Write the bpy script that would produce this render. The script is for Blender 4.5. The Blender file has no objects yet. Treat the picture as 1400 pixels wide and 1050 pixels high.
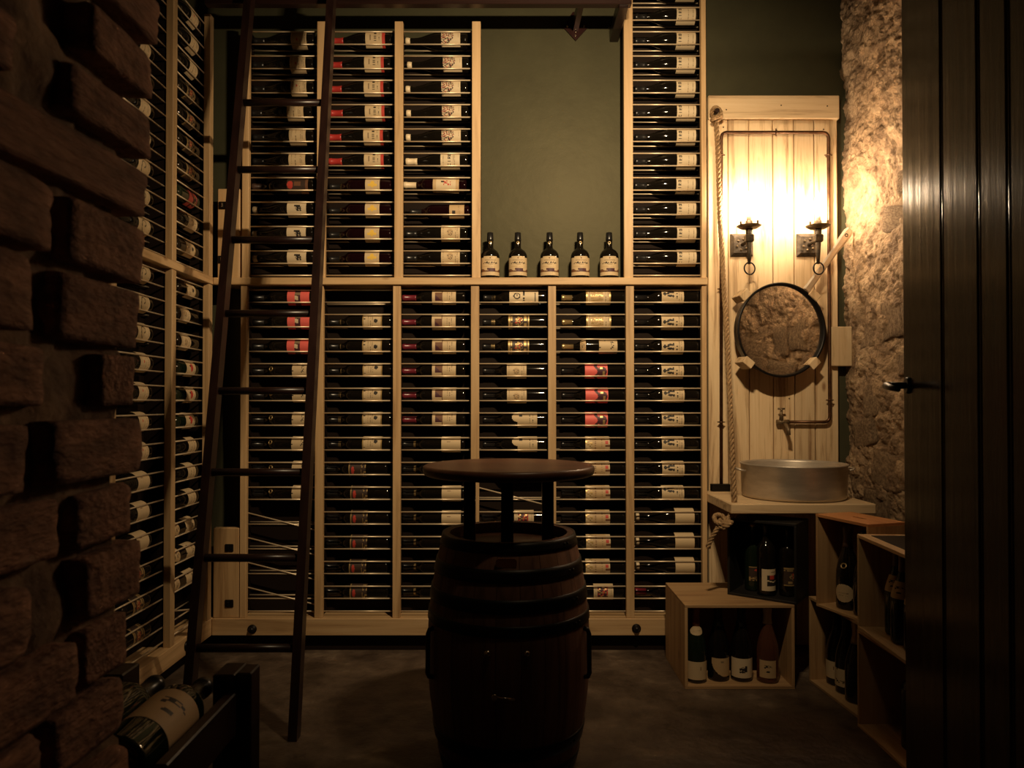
import bpy, bmesh, math, random
from mathutils import Vector, Matrix, noise
random.seed(7)
PI = math.pi
S = bpy.context.scene
C = S.collection

# ------------------------------------------------------------------ camera
FPX = 1010.0
CAM_H = 1.15
PITCH = math.radians(0.67)
SHIFT_PX = 27.0 - math.tan(PITCH) * FPX
cam_d = bpy.data.cameras.new('camera')
cam_d.sensor_fit = 'HORIZONTAL'
cam_d.sensor_width = 36.0
cam_d.lens = 36.0 * FPX / 1400.0
cam_d.shift_y = SHIFT_PX / 1400.0
cam_d.clip_start = 0.02
cam_d.dof.use_dof = True
cam_d.dof.focus_distance = 3.4
cam_d.dof.aperture_fstop = 6.3
cam = bpy.data.objects.new('camera', cam_d)
cam.location = (0, 0, CAM_H)
cam.rotation_euler = (PI / 2 + PITCH, 0, 0)
C.objects.link(cam)
S.camera = cam

# ------------------------------------------------------------------ world, lights, exposure
w = bpy.data.worlds.new('world')
S.world = w
w.use_nodes = True
w.node_tree.nodes['Background'].inputs[0].default_value = (0, 0, 0, 1)
w.node_tree.nodes['Background'].inputs[1].default_value = 0.0
S.view_settings.view_transform = 'Standard'
S.view_settings.look = 'None'
S.view_settings.exposure = 0.0
S.view_settings.gamma = 1.0
S.view_settings.use_curve_mapping = False

def spot(loc, aim, watt, size_deg, blend, col, radius=0.018):
    d = bpy.data.lights.new('hanging_lamp_offscreen', 'SPOT')
    d.energy = watt; d.color = col; d.spot_size = math.radians(size_deg); d.spot_blend = blend
    d.shadow_soft_size = radius
    o = bpy.data.objects.new('hanging_lamp_offscreen', d)
    o.location = loc
    o.rotation_euler = (Vector(aim) - Vector(loc)).to_track_quat('-Z', 'Y').to_euler()
    C.objects.link(o)
SPOT_W = 66.0
for k in (-1, 0, 1):     # the three bulbs of the hanging lamp above the frame
    spot((0.44 + 0.06 * k, 1.70, 2.63), (0.08, 3.5, 1.86), SPOT_W, 114, 1.0, (1.0, 0.735, 0.43))
BULB_STRENGTH = 520.0

# ------------------------------------------------------------------ pixel -> point
def at(px, py, y):
    u = (px - 700.0) / FPX
    v = (525.0 - py + SHIFT_PX) / FPX
    fw = math.cos(PITCH) - v * math.sin(PITCH)
    up = math.sin(PITCH) + v * math.cos(PITCH)
    t = y / fw
    return Vector((u * t, y, CAM_H + up * t))
def atx(px, y): return (px - 700.0) / FPX * y
def atz(py, y): return at(700, py, y).z

# ------------------------------------------------------------------ materials
MATS = {}
def new_mat(name):
    m = bpy.data.materials.new(name); m.use_nodes = True
    MATS[name] = m
    return m, m.node_tree.nodes, m.node_tree.links, m.node_tree.nodes['Principled BSDF']
def setp(b, **k):
    for n, v in k.items():
        b.inputs[n].default_value = v
def plain(name, col, rough=0.5, metal=0.0, spec=0.5, **kw):
    m, N, L, b = new_mat(name)
    setp(b, **{'Base Color': (*col, 1), 'Roughness': rough, 'Metallic': metal, 'Specular IOR Level': spec})
    for k, v in kw.items(): b.inputs[k].default_value = v
    return m
def mottled(name, c1, c2, scale=8.0, rough=0.6, metal=0.0, bump=0.0, bscale=40.0, stretch=(1, 1, 1), detail=6.0, spec=0.5, c3=None, lo=0.35, hi=0.65):
    m, N, L, b = new_mat(name)
    tc = N.new('ShaderNodeTexCoord'); mp = N.new('ShaderNodeMapping'); oi = N.new('ShaderNodeObjectInfo')
    mp.inputs['Scale'].default_value = stretch
    L.new(tc.outputs['Object'], mp.inputs['Vector'])
    mul = N.new('ShaderNodeVectorMath'); mul.operation = 'SCALE'
    comb = N.new('ShaderNodeCombineXYZ')
    for i in range(3): L.new(oi.outputs['Random'], comb.inputs[i])
    mul.inputs['Scale'].default_value = 37.0
    L.new(comb.outputs[0], mul.inputs[0])
    add = N.new('ShaderNodeVectorMath'); add.operation = 'ADD'
    L.new(mp.outputs[0], add.inputs[0]); L.new(mul.outputs[0], add.inputs[1])
    nz = N.new('ShaderNodeTexNoise'); nz.inputs['Scale'].default_value = scale; nz.inputs['Detail'].default_value = detail
    nz.inputs['Roughness'].default_value = 0.62
    L.new(add.outputs[0], nz.inputs['Vector'])
    rp = N.new('ShaderNodeValToRGB')
    rp.color_ramp.elements[0].position = lo; rp.color_ramp.elements[0].color = (*c1, 1)
    rp.color_ramp.elements[1].position = hi; rp.color_ramp.elements[1].color = (*c2, 1)
    if c3:
        e = rp.color_ramp.elements.new(min(0.98, hi + 0.12)); e.color = (*c3, 1)
    L.new(nz.outputs['Fac'], rp.inputs['Fac'])
    L.new(rp.outputs[0], b.inputs['Base Color'])
    setp(b, Roughness=rough, Metallic=metal)
    b.inputs['Specular IOR Level'].default_value = spec
    if bump:
        n2 = N.new('ShaderNodeTexNoise'); n2.inputs['Scale'].default_value = bscale; n2.inputs['Detail'].default_value = 8.0
        L.new(add.outputs[0], n2.inputs['Vector'])
        bp = N.new('ShaderNodeBump'); bp.inputs['Strength'].default_value = bump; bp.inputs['Distance'].default_value = 0.01
        L.new(n2.outputs['Fac'], bp.inputs['Height']); L.new(bp.outputs[0], b.inputs['Normal'])
    return m
def wood(name, axis, c1, c2, c3, rough=0.5, scale=26.0, knots=True, bump=0.08):
    """grain runs along the given object axis"""
    m, N, L, b = new_mat(name)
    tc = N.new('ShaderNodeTexCoord'); oi = N.new('ShaderNodeObjectInfo')
    mp = N.new('ShaderNodeMapping')
    st = [1.0, 1.0, 1.0]; st[axis] = 0.055
    mp.inputs['Scale'].default_value = st
    comb = N.new('ShaderNodeCombineXYZ')
    for i in range(3): L.new(oi.outputs['Random'], comb.inputs[i])
    sc = N.new('ShaderNodeVectorMath'); sc.operation = 'SCALE'; sc.inputs['Scale'].default_value = 23.0
    L.new(comb.outputs[0], sc.inputs[0])
    add = N.new('ShaderNodeVectorMath'); add.operation = 'ADD'
    L.new(tc.outputs['Object'], mp.inputs['Vector']); L.new(mp.outputs[0], add.inputs[0]); L.new(sc.outputs[0], add.inputs[1])
    nz = N.new('ShaderNodeTexNoise'); nz.inputs['Scale'].default_value = scale; nz.inputs['Detail'].default_value = 7.0
    nz.inputs['Distortion'].default_value = 0.6; nz.inputs['Roughness'].default_value = 0.65
    L.new(add.outputs[0], nz.inputs['Vector'])
    rp = N.new('ShaderNodeValToRGB')
    rp.color_ramp.elements[0].position = 0.30; rp.color_ramp.elements[0].color = (*c1, 1)
    rp.color_ramp.elements[1].position = 0.72; rp.color_ramp.elements[1].color = (*c3, 1)
    e = rp.color_ramp.elements.new(0.48); e.color = (*c2, 1)
    L.new(nz.outputs['Fac'], rp.inputs['Fac'])
    src = rp.outputs[0]
    if knots:
        st2 = [1.0, 1.0, 1.0]; st2[axis] = 0.45
        mp2 = N.new('ShaderNodeMapping'); mp2.inputs['Scale'].default_value = st2
        L.new(tc.outputs['Object'], mp2.inputs['Vector'])
        ad2 = N.new('ShaderNodeVectorMath'); ad2.operation = 'ADD'
        L.new(mp2.outputs[0], ad2.inputs[0]); L.new(sc.outputs[0], ad2.inputs[1])
        vo = N.new('ShaderNodeTexVoronoi'); vo.inputs['Scale'].default_value = 5.5
        L.new(ad2.outputs[0], vo.inputs['Vector'])
        kr = N.new('ShaderNodeValToRGB')
        kr.color_ramp.elements[0].position = 0.03; kr.color_ramp.elements[0].color = (0.30, 0.16, 0.07, 1)
        kr.color_ramp.elements[1].position = 0.075; kr.color_ramp.elements[1].color = (1, 1, 1, 1)
        L.new(vo.outputs['Distance'], kr.inputs['Fac'])
        mx = N.new('ShaderNodeMix'); mx.data_type = 'RGBA'; mx.blend_type = 'MULTIPLY'; mx.inputs['Factor'].default_value = 0.75
        L.new(src, mx.inputs['A']); L.new(kr.outputs[0], mx.inputs['B'])
        src = mx.outputs['Result']
    # piece-to-piece tone
    hv = N.new('ShaderNodeHueSaturation')
    mr = N.new('ShaderNodeMapRange'); mr.inputs['To Min'].default_value = 0.86; mr.inputs['To Max'].default_value = 1.10
    L.new(oi.outputs['Random'], mr.inputs['Value']); L.new(mr.outputs[0], hv.inputs['Value'])
    L.new(src, hv.inputs['Color'])
    L.new(hv.outputs[0], b.inputs['Base Color'])
    setp(b, Roughness=rough)
    bp = N.new('ShaderNodeBump'); bp.inputs['Strength'].default_value = bump; bp.inputs['Distance'].default_value = 0.004
    L.new(nz.outputs['Fac'], bp.inputs['Height']); L.new(bp.outputs[0], b.inputs['Normal'])
    return m

PINE = [wood('pine_x', 0, (0.34, 0.20, 0.09), (0.55, 0.36, 0.18), (0.66, 0.46, 0.25)),
        wood('pine_y', 1, (0.34, 0.20, 0.09), (0.55, 0.36, 0.18), (0.66, 0.46, 0.25)),
        wood('pine_z', 2, (0.34, 0.20, 0.09), (0.55, 0.36, 0.18), (0.66, 0.46, 0.25))]
PLANK = [wood('plank_x', 0, (0.30, 0.18, 0.09), (0.66, 0.48, 0.28), (0.74, 0.57, 0.36), rough=0.6),
         None,
         wood('plank_z', 2, (0.26, 0.14, 0.06), (0.66, 0.48, 0.28), (0.74, 0.57, 0.36), rough=0.6, scale=34.0)]
CRATE = [wood('crate_x', 0, (0.30, 0.16, 0.07), (0.46, 0.28, 0.13), (0.55, 0.36, 0.18), rough=0.65),
         wood('crate_y', 1, (0.30, 0.16, 0.07), (0.46, 0.28, 0.13), (0.55, 0.36, 0.18), rough=0.65),
         wood('crate_z', 2, (0.30, 0.16, 0.07), (0.46, 0.28, 0.13), (0.55, 0.36, 0.18), rough=0.65)]
DARKW = [wood('dark_x', 0, (0.009, 0.0042, 0.0034), (0.018, 0.0075, 0.006), (0.028, 0.012, 0.009), rough=0.33, knots=False),
         wood('dark_y', 1, (0.009, 0.0042, 0.0034), (0.018, 0.0075, 0.006), (0.028, 0.012, 0.009), rough=0.33, knots=False),
         wood('dark_z', 2, (0.009, 0.0042, 0.0034), (0.018, 0.0075, 0.006), (0.028, 0.012, 0.009), rough=0.33, knots=False)]
DOORW = wood('door_stain', 2, (0.016, 0.009, 0.0055), (0.032, 0.018, 0.010), (0.048, 0.027, 0.015), rough=0.19, knots=False, bump=0.22)
DOORW.node_tree.nodes['Principled BSDF'].inputs['Specular IOR Level'].default_value = 0.045
BARREL = wood('barrel_oak', 2, (0.09, 0.042, 0.026), (0.19, 0.092, 0.056), (0.26, 0.13, 0.082), rough=0.6, knots=False)
TABLE = wood('table_walnut', 0, (0.05, 0.020, 0.011), (0.09, 0.038, 0.021), (0.12, 0.052, 0.030), rough=0.38, scale=14, knots=False, bump=0.03)
STAIN = plain('rack_back_stain', (0.013, 0.0075, 0.005), 0.7, 0.0, 0.12)
BLACKCRATE = mottled('black_crate', (0.005, 0.004, 0.0035), (0.011, 0.009, 0.007), 10, 0.55)
GREEN = mottled('green_plaster', (0.052, 0.050, 0.030), (0.062, 0.060, 0.035), 5.0, 0.47, bump=0.10, bscale=22, spec=0.20)
GREEN.node_tree.nodes['Principled BSDF'].inputs['Specular Tint'].default_value = (1.0, 0.88, 0.58, 1)
CEIL = mottled('ceiling_plaster', (0.07, 0.06, 0.05), (0.09, 0.08, 0.06), 4, 0.9)
FLOOR = mottled('floor_concrete', (0.050, 0.034, 0.024), (0.12, 0.085, 0.060), 5.0, 0.42, bump=0.8, bscale=20, c3=(0.22, 0.165, 0.115), lo=0.38, hi=0.58)
STONE = mottled('sandstone_rubble', (0.20, 0.125, 0.07), (0.42, 0.285, 0.165), 13.0, 0.9, bump=1.0, bscale=85, c3=(0.52, 0.385, 0.24), lo=0.38, hi=0.60)
STONE2 = mottled('wall_stones', (0.20, 0.125, 0.07), (0.42, 0.28, 0.16), 9.0, 0.88, bump=0.7, bscale=30, c3=(0.52, 0.38, 0.23))
BRICK = mottled('old_brick', (0.14, 0.066, 0.038), (0.33, 0.16, 0.095), 2.6, 0.9, bump=0.9, bscale=9, c3=(0.30, 0.19, 0.11))
MORTAR = mottled('crumbling_mortar', (0.12, 0.072, 0.042), (0.25, 0.155, 0.090), 14.0, 0.95, bump=0.9, bscale=30)
GLASS = plain('dark_bottle_glass', (0.007, 0.0055, 0.004), 0.07, 0.0, 0.5)
GLASS_G = plain('green_bottle_glass', (0.008, 0.014, 0.007), 0.06, 0.0, 0.5)
ROSE = plain('rose_bottle_glass', (0.30, 0.12, 0.07), 0.06, 0.0, 0.5, **{'Transmission Weight': 0.75})
WINE = plain('garnet_bottle_glass', (0.009, 0.002, 0.003), 0.07, 0.0, 0.5)
STEEL_ROD = plain('pale_rod', (0.74, 0.60, 0.42), 0.32, 0.35)
BLACKM = plain('black_iron', (0.012, 0.010, 0.009), 0.42, 0.6)
BRONZE = mottled('forged_bronze', (0.09, 0.06, 0.03), (0.22, 0.15, 0.08), 40, 0.5, 0.45, bump=0.3, bscale=60)
COPPER = mottled('aged_copper', (0.060, 0.028, 0.014), (0.15, 0.072, 0.034), 20, 0.36, 0.7)
ALU = mottled('worn_aluminium', (0.46, 0.40, 0.33), (0.62, 0.55, 0.46), 6, 0.42, 0.55, stretch=(1, 1, 4))
STEELP = plain('polished_steel', (0.70, 0.58, 0.44), 0.22, 1.0)
MIRROR = plain('mirror_silver', (0.86, 0.82, 0.76), 0.015, 1.0)
ROPE = mottled('hemp_rope', (0.22, 0.13, 0.06), (0.40, 0.26, 0.13), 60, 0.9, bump=0.4, bscale=120)
REDM = plain('oxblood_iron', (0.030, 0.007, 0.006), 0.35, 0.5)
CREAMW = plain('candle_sleeve', (0.72, 0.62, 0.45), 0.55)
IRON = mottled('forged_iron', (0.030, 0.021, 0.013), (0.085, 0.060, 0.036), 45, 0.5, 0.4, bump=0.35, bscale=70)
bm_, N_, L_, b_ = new_mat('lit_bulb')
setp(b_, **{'Base Color': (1, 0.8, 0.5, 1)})
b_.inputs['Emission Color'].default_value = (1.0, 0.755, 0.49, 1); b_.inputs['Emission Strength'].default_value = BULB_STRENGTH
BULB = bm_
CAP = {'black': plain('cap_black', (0.012, 0.011, 0.011), 0.3), 'red': plain('cap_red', (0.42, 0.035, 0.03), 0.35),
       'cream': plain('cap_cream', (0.74, 0.60, 0.40), 0.45), 'gold': plain('cap_gold', (0.50, 0.36, 0.17), 0.3, 0.7),
       'wine': plain('cap_wine', (0.16, 0.018, 0.030), 0.3), 'foil': plain('cap_copper_foil', (0.42, 0.17, 0.09), 0.32, 0.6),
       'brown': plain('cap_brown', (0.10, 0.055, 0.04), 0.4)}
INK = {'c': plain('paper_cream', (0.60, 0.455, 0.27), 0.62), 'w': plain('paper_white', (0.66, 0.53, 0.35), 0.6),
       'k': plain('ink_black', (0.02, 0.016, 0.014), 0.6), 'g': plain('ink_grey', (0.24, 0.17, 0.10), 0.6),
       'r': plain('ink_red', (0.50, 0.05, 0.035), 0.55), 'p': plain('paper_pink', (0.80, 0.14, 0.12), 0.55),
       'y': plain('ink_yellow', (0.80, 0.52, 0.08), 0.55), 'o': plain('ink_gold', (0.55, 0.38, 0.16), 0.4, 0.5),
       'b': plain('ink_brown', (0.16, 0.07, 0.035), 0.6), 'd': plain('paper_dark', (0.05, 0.030, 0.022), 0.5),
       'u': plain('ink_plum', (0.07, 0.02, 0.03), 0.55), 't': plain('paper_tan', (0.52, 0.36, 0.19), 0.6)}
INK_KEYS = list(INK.keys())

# ------------------------------------------------------------------ mesh builder
class MB:
    def __init__(s): s.v = []; s.f = []; s.m = []; s.sm = []
    def add(s, vs, fs, mi=0, smooth=False):
        o = len(s.v); s.v += [tuple(p) for p in vs]
        for f in fs: s.f.append(tuple(i + o for i in f)); s.m.append(mi); s.sm.append(smooth)
        return s
    def box(s, lo, hi, mi=0, ch=0.0):
        x0, y0, z0 = lo; x1, y1, z1 = hi
        if ch <= 0:
            vs = [(x0, y0, z0), (x1, y0, z0), (x1, y1, z0), (x0, y1, z0), (x0, y0, z1), (x1, y0, z1), (x1, y1, z1), (x0, y1, z1)]
            fs = [(0, 3, 2, 1), (4, 5, 6, 7), (0, 1, 5, 4), (1, 2, 6, 5), (2, 3, 7, 6), (3, 0, 4, 7)]
            return s.add(vs, fs, mi)
        bm = bmesh.new(); bmesh.ops.create_cube(bm, size=1.0)
        for v in bm.verts:
            v.co = Vector(((x0 + x1) / 2 + v.co.x * (x1 - x0), (y0 + y1) / 2 + v.co.y * (y1 - y0), (z0 + z1) / 2 + v.co.z * (z1 - z0)))
        bmesh.ops.bevel(bm, geom=bm.edges[:], offset=ch, segments=1, affect='EDGES', profile=0.5)
        bm.verts.index_update()
        s.add([v.co for v in bm.verts], [[v.index for v in f.verts] for f in bm.faces], mi)
        bm.free(); return s
    def lathe(s, prof, seg=20, mi=0, M=None, cap=True, smooth=True):
        """prof: list of (r, z) from bottom to top"""
        vs = []; fs = []; n = len(prof)
        for r, z in prof:
            for k in range(seg):
                a = 2 * PI * k / seg
                p = Vector((r * math.cos(a), r * math.sin(a), z)); vs.append(M @ p if M else p)
        for i in range(n - 1):
            for k in range(seg):
                k2 = (k + 1) % seg
                fs.append((i * seg + k, i * seg + k2, (i + 1) * seg + k2, (i + 1) * seg + k))
        s.add(vs, fs, mi, smooth)
        if cap:
            o = len(s.v) - n * seg
            s.f.append(tuple(o + k for k in reversed(range(seg)))); s.m.append(mi); s.sm.append(False)
            s.f.append(tuple(o + (n - 1) * seg + k for k in range(seg))); s.m.append(mi); s.sm.append(False)
        return s
    def cyl(s, p0, p1, r0, r1=None, seg=12, mi=0, cap=True):
        p0 = Vector(p0); p1 = Vector(p1); r1 = r0 if r1 is None else r1
        q = (p1 - p0).to_track_quat('Z', 'Y')
        M = Matrix.Translation(p0) @ q.to_matrix().to_4x4()
        return s.lathe([(r0, 0), (r1, (p1 - p0).length)], seg, mi, M, cap)
    def tube(s, pts, r, seg=8, mi=0, closed=False):
        pts = [Vector(p) for p in pts]; n = len(pts); vs = []; fs = []
        up = Vector((0.13, 0.21, 0.97)).normalized(); prev = None
        for i in range(n):
            if closed: t = pts[(i + 1) % n] - pts[i - 1]
            else: t = pts[min(i + 1, n - 1)] - pts[max(i - 1, 0)]
            t.normalize()
            if prev is None: a = t.cross(up).normalized()
            else: a = (prev - t * prev.dot(t)).normalized()
            prev = a; b = t.cross(a)
            rr = r[i] if isinstance(r, (list, tuple)) else r
            for k in range(seg):
                an = 2 * PI * k / seg
                vs.append(pts[i] + a * (rr * math.cos(an)) + b * (rr * math.sin(an)))
        for i in range(n if closed else n - 1):
            j = (i + 1) % n
            for k in range(seg):
                k2 = (k + 1) % seg
                fs.append((i * seg + k, i * seg + k2, j * seg + k2, j * seg + k))
        s.add(vs, fs, mi, True)
        if not closed:
            o = len(s.v) - n * seg
            s.f.append(tuple(o + k for k in reversed(range(seg)))); s.m.append(mi); s.sm.append(False)
            s.f.append(tuple(o + (n - 1) * seg + k for k in range(seg))); s.m.append(mi); s.sm.append(False)
        return s
    def torus(s, c, R, r, nrm=(0, 0, 1), seg=28, ts=8, mi=0):
        q = Vector(nrm).to_track_quat('Z', 'Y')
        pts = [Vector(c) + q @ Vector((R * math.cos(2 * PI * k / seg), R * math.sin(2 * PI * k / seg), 0)) for k in range(seg)]
        return s.tube(pts, r, ts, mi, True)
    def prism(s, poly, h, M=None, mi=0):
        n = len(poly)
        vs = [Vector((x, y, 0)) for x, y in poly] + [Vector((x, y, h)) for x, y in poly]
        if M: vs = [M @ v for v in vs]
        fs = [tuple(reversed(range(n))), tuple(range(n, 2 * n))] + [(i, (i + 1) % n, n + (i + 1) % n, n + i) for i in range(n)]
        return s.add(vs, fs, mi)
    def mesh(s, name, mats):
        me = bpy.data.meshes.new(name)
        me.from_pydata(s.v, [], s.f)
        for m in (mats if isinstance(mats, (list, tuple)) else [mats]): me.materials.append(m)
        me.polygons.foreach_set('material_index', s.m)
        me.polygons.foreach_set('use_smooth', s.sm)
        me.update(); return me
    def build(s, name, mats, parent=None, local=False):
        """vertices are world coordinates unless local; parents never carry rotation when local is False"""
        if parent is not None and not local:
            L = Vector((0, 0, 0)); q = parent
            while q is not None: L = L + q.location; q = q.parent
            s.v = [(x - L.x, y - L.y, z - L.z) for x, y, z in s.v]
        return link(name, s.mesh(name, mats), parent)
def link(name, me, parent=None):
    o = bpy.data.objects.new(name, me); C.objects.link(o)
    if parent is not None: o.parent = parent
    return o
def tag(o, label, cat, group=None):
    o['label'] = label; o['category'] = cat
    if group: o['group'] = group
    return o
def thing(name, label, cat, loc=(0, 0, 0), rotz=0.0, group=None):
    o = bpy.data.objects.new(name, None); C.objects.link(o)
    o.empty_display_size = 0.05
    o.location = loc; o.rotation_euler = (0, 0, rotz)
    return tag(o, label, cat, group)
def struct(o): o['kind'] = 'structure'; return o
ORD = ['', 'first', 'second', 'third', 'fourth', 'fifth', 'sixth', 'seventh', 'eighth', 'ninth', 'tenth', 'eleventh', 'twelfth', 'thirteenth']

# ------------------------------------------------------------------ the room
D = 3.434                 # front plane of the back rack
WALL_Y = 3.566            # green back wall
XL = -1.390               # front plane of the left rack
WALL_X = -1.524           # green left wall
RW = 1.625                # rubble wall on the right
H = 3.45
def plate(name, lo, hi, m): return struct(MB().box(lo, hi).build(name, m))
plate('floor', (-2.2, -0.6, -0.06), (2.2, WALL_Y + 0.1, 0.0), FLOOR)
plate('wall_back', (-1.7, WALL_Y, 0), (1.85, WALL_Y + 0.12, H), GREEN)
plate('wall_left', (WALL_X - 0.12, 1.2, 0), (WALL_X, WALL_Y, H), GREEN)
plate('ceiling', (-2.2, -0.6, H), (2.2, WALL_Y + 0.12, H + 0.1), CEIL)
plate('wall_entry', (0.90, 0.72, 0), (1.85, 1.12, H), MORTAR)

# rubble wall on the right: relief mesh with stones set in it
def rub(y, z):
    p = Vector((0.0, y, z))
    d = 0.024 * noise.fractal(p * 2.6, 0.9, 2.1, 3)
    d += 0.013 * noise.fractal(p * 11.0 + Vector((5, 1, 2)), 0.55, 2.2, 5)
    d -= 0.012 * max(0.0, noise.noise(p * 17.0 + Vector((1, 7, 3))) - 0.25)      # pits
    d += 0.010 * abs(noise.noise(p * 29.0 + Vector((8, 2, 9))))
    d -= 0.012 * max(0.0, noise.noise(p * 52.0 + Vector((3, 3, 1))) - 0.30)
    low = min(1.0, max(0.0, (2.05 - z) / 0.9))
    if low > 0:
        q = noise.noise_vector(p * 6.0) * 0.035
        dist, _ = noise.voronoi(Vector((3.1, (y + q.y) * 6.0, (z + q.z) * 8.5)))
        d += low * 0.030 * (min(0.34, dist[1] - dist[0]) - 0.14)
    k = min(1.0, max(0.0, (y - 3.43) / 0.04)) * min(1.0, max(0.0, (0.155 - abs(z - 1.41)) / 0.04))   # worn back where the wooden block sits
    return d + k * (min(d, 0.001) - d)
mb = MB(); ny, nz_ = 260, 560; y0, y1 = 1.13, WALL_Y; vs = []; fs = []
for j in range(nz_ + 1):
    for i in range(ny + 1):
        t = i / ny; y = y0 + (y1 - y0) * (t + 0.55 * t * (1 - t)); z = (H) * j / nz_
        vs.append((RW - 0.012 - rub(y, z), y, z))
for j in range(nz_):
    for i in range(ny):
        a = j * (ny + 1) + i; fs.append((a, a + ny + 1, a + ny + 2, a + 1))
o0 = len(vs)
vs += [(RW + 0.15, y0, 0), (RW + 0.15, y1, 0), (RW + 0.15, y1, H), (RW + 0.15, y0, H)]
fs.append((o0, o0 + 1, o0 + 2, o0 + 3))
mb.add(vs, fs, 0, True)
wall_right = struct(mb.build('wall_right', STONE))
def lump(sub, amp, freq, seed):
    """a hewn block: rough cube with chipped arrises"""
    bm = bmesh.new()
    bmesh.ops.create_cube(bm, size=1.0); bmesh.ops.subdivide_edges(bm, edges=bm.edges[:], cuts=sub, use_grid_fill=True)
    off = Vector((seed * 3.7, seed * 1.9, seed * 5.3))
    for v in bm.verts:
        c = v.co.copy(); e = sorted((abs(c.x), abs(c.y), abs(c.z)))
        chip = 0.5 + 0.9 * noise.noise(c * 3.1 + off)
        if e[1] > 0.47: v.co *= 1.0 - 0.045 * max(0.2, chip)
        if e[0] > 0.47: v.co *= 1.0 - 0.06 * max(0.2, chip)
        nv = noise.noise_vector(c * freq + off) + 0.55 * noise.noise_vector(c * freq * 2.3 + off) + 0.35 * noise.noise_vector(c * freq * 5.1 + off)
        v.co += nv * amp
    bm.verts.index_update()
    m = MB().add([v.co for v in bm.verts], [[v.index for v in f.verts] for f in bm.faces], 0, True)
    bm.free(); return m
stone_me = [lump(7, 0.075, 1.7, k + 1).mesh('stone', STONE) for k in range(7)]
rs = random.Random(3)
z = 0.06
while z < 2.15:
    hgt = rs.uniform(0.09, 0.19); y = 1.3 + rs.uniform(0, 0.1)
    while y < 3.5:
        ln = min(rs.uniform(0.12, 0.26), 3.545 - y)
        if ln < 0.04: break
        if rs.random() < (0.62 if z < 1.45 else 0.30):
            s_ = link('stone', rs.choice(stone_me), wall_right)
            s_.location = (RW + 0.026 + rs.uniform(-0.006, 0.010), y + ln / 2, z + hgt / 2 + rs.uniform(-.03, .03))
            if y + ln > 3.38 and 1.15 < z < 1.65: s_.location.x += 0.022
            s_.scale = (0.10, ln * 0.95, hgt * 0.92)
            s_.rotation_euler = (rs.uniform(-0.35, 0.35), rs.uniform(-0.08, 0.08), rs.uniform(-0.08, 0.08))
        y += ln + 0.012
    z += hgt + 0.012

# brick jamb on the left, close to the camera
JX = -0.612
mbw = MB(); nyj, nzj = 40, 200; vs = []; fs = []
for j in range(nzj + 1):
    for i in range(nyj + 1):
        y = 0.45 + (1.165 - 0.45) * i / nyj; z = H * j / nzj
        p = Vector((2.0, y, z))
        d = 0.016 * noise.fractal(p * 9.0, 0.9, 2.1, 4) + 0.010 * noise.fractal(p * 30, 0.9, 2.0, 3)
        vs.append((JX - 0.024 + d, y + (0.6 * d if i == nyj else 0), z))
for j in range(nzj):
    for i in range(nyj):
        a = j * (nyj + 1) + i; fs.append((a, a + 1, a + nyj + 2, a + nyj + 1))
mbw.add(vs, fs, 0, True)
mbw.box((WALL_X - 0.12, 0.45, 0), (JX - 0.058, 1.155, H))
wall_front = struct(mbw.build('wall_front', MORTAR))
brick_me = [lump(9, 0.019, 2.6, k + 20).mesh('brick', BRICK) for k in range(7)]
rb = random.Random(11)
def brick(px0, px1, pyt, pyb, proud=0.0, tilt=0.0):
    """pixel span along the jamb face (px0 nearer the camera) and pixel rows at the far arris"""
    yn = JX * FPX / (px0 - 700.0); yf = JX * FPX / (px1 - 700.0)
    zt = atz(pyt, 1.19); zb = atz(pyb, 1.19)
    b = link('brick', rb.choice(brick_me), wall_front)
    dep = 0.13
    b.location = (JX + proud - dep / 2 + 0.006, (yn + yf) / 2, (zt + zb) / 2)
    b.scale = (dep, (yf - yn) * 1.0, (zt - zb) * 1.02)
    b.rotation_euler = (tilt + rb.uniform(-0.02, 0.02), rb.uniform(-0.03, 0.03), rb.uniform(-0.03, 0.03))
rows = [(-110, -50), (-22, 40), (63, 120), (150, 207), (230, 292), (310, 384), (397, 474), (488, 553), (573, 645), (662, 728), (742, 815), (832, 900), (918, 985), (1003, 1070), (1090, 1160)]
spans = [[(60, 205)], [(-300, 20), (40, 206)], [(-120, 10), (113, 199)], [(-260, 20), (92, 199)], [(-40, 197)], [(-250, 55), (90, 190)],
         [(-200, 30), (84, 189)], [(-120, 65), (138, 182)], [(-200, 38), (64, 187)], [(-100, 88), (112, 184)], [(-220, 30), (114, 187)],
         [(-60, 95), (118, 176)], [(-200, 60), (80, 172)], [(-40, 167)], [(-100, 60), (80, 168)]]
for (pt, pb), sp in zip(rows, spans):
    for a, b in sp:
        brick(a, b, pt, pb, rb.uniform(-0.010, 0.012))
# courses above and below the frame, nearer the lens
for k in range(8):
    brick(-700, -330, 40 + k * 130, 120 + k * 130, rb.uniform(-0.01, 0.01))

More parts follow.
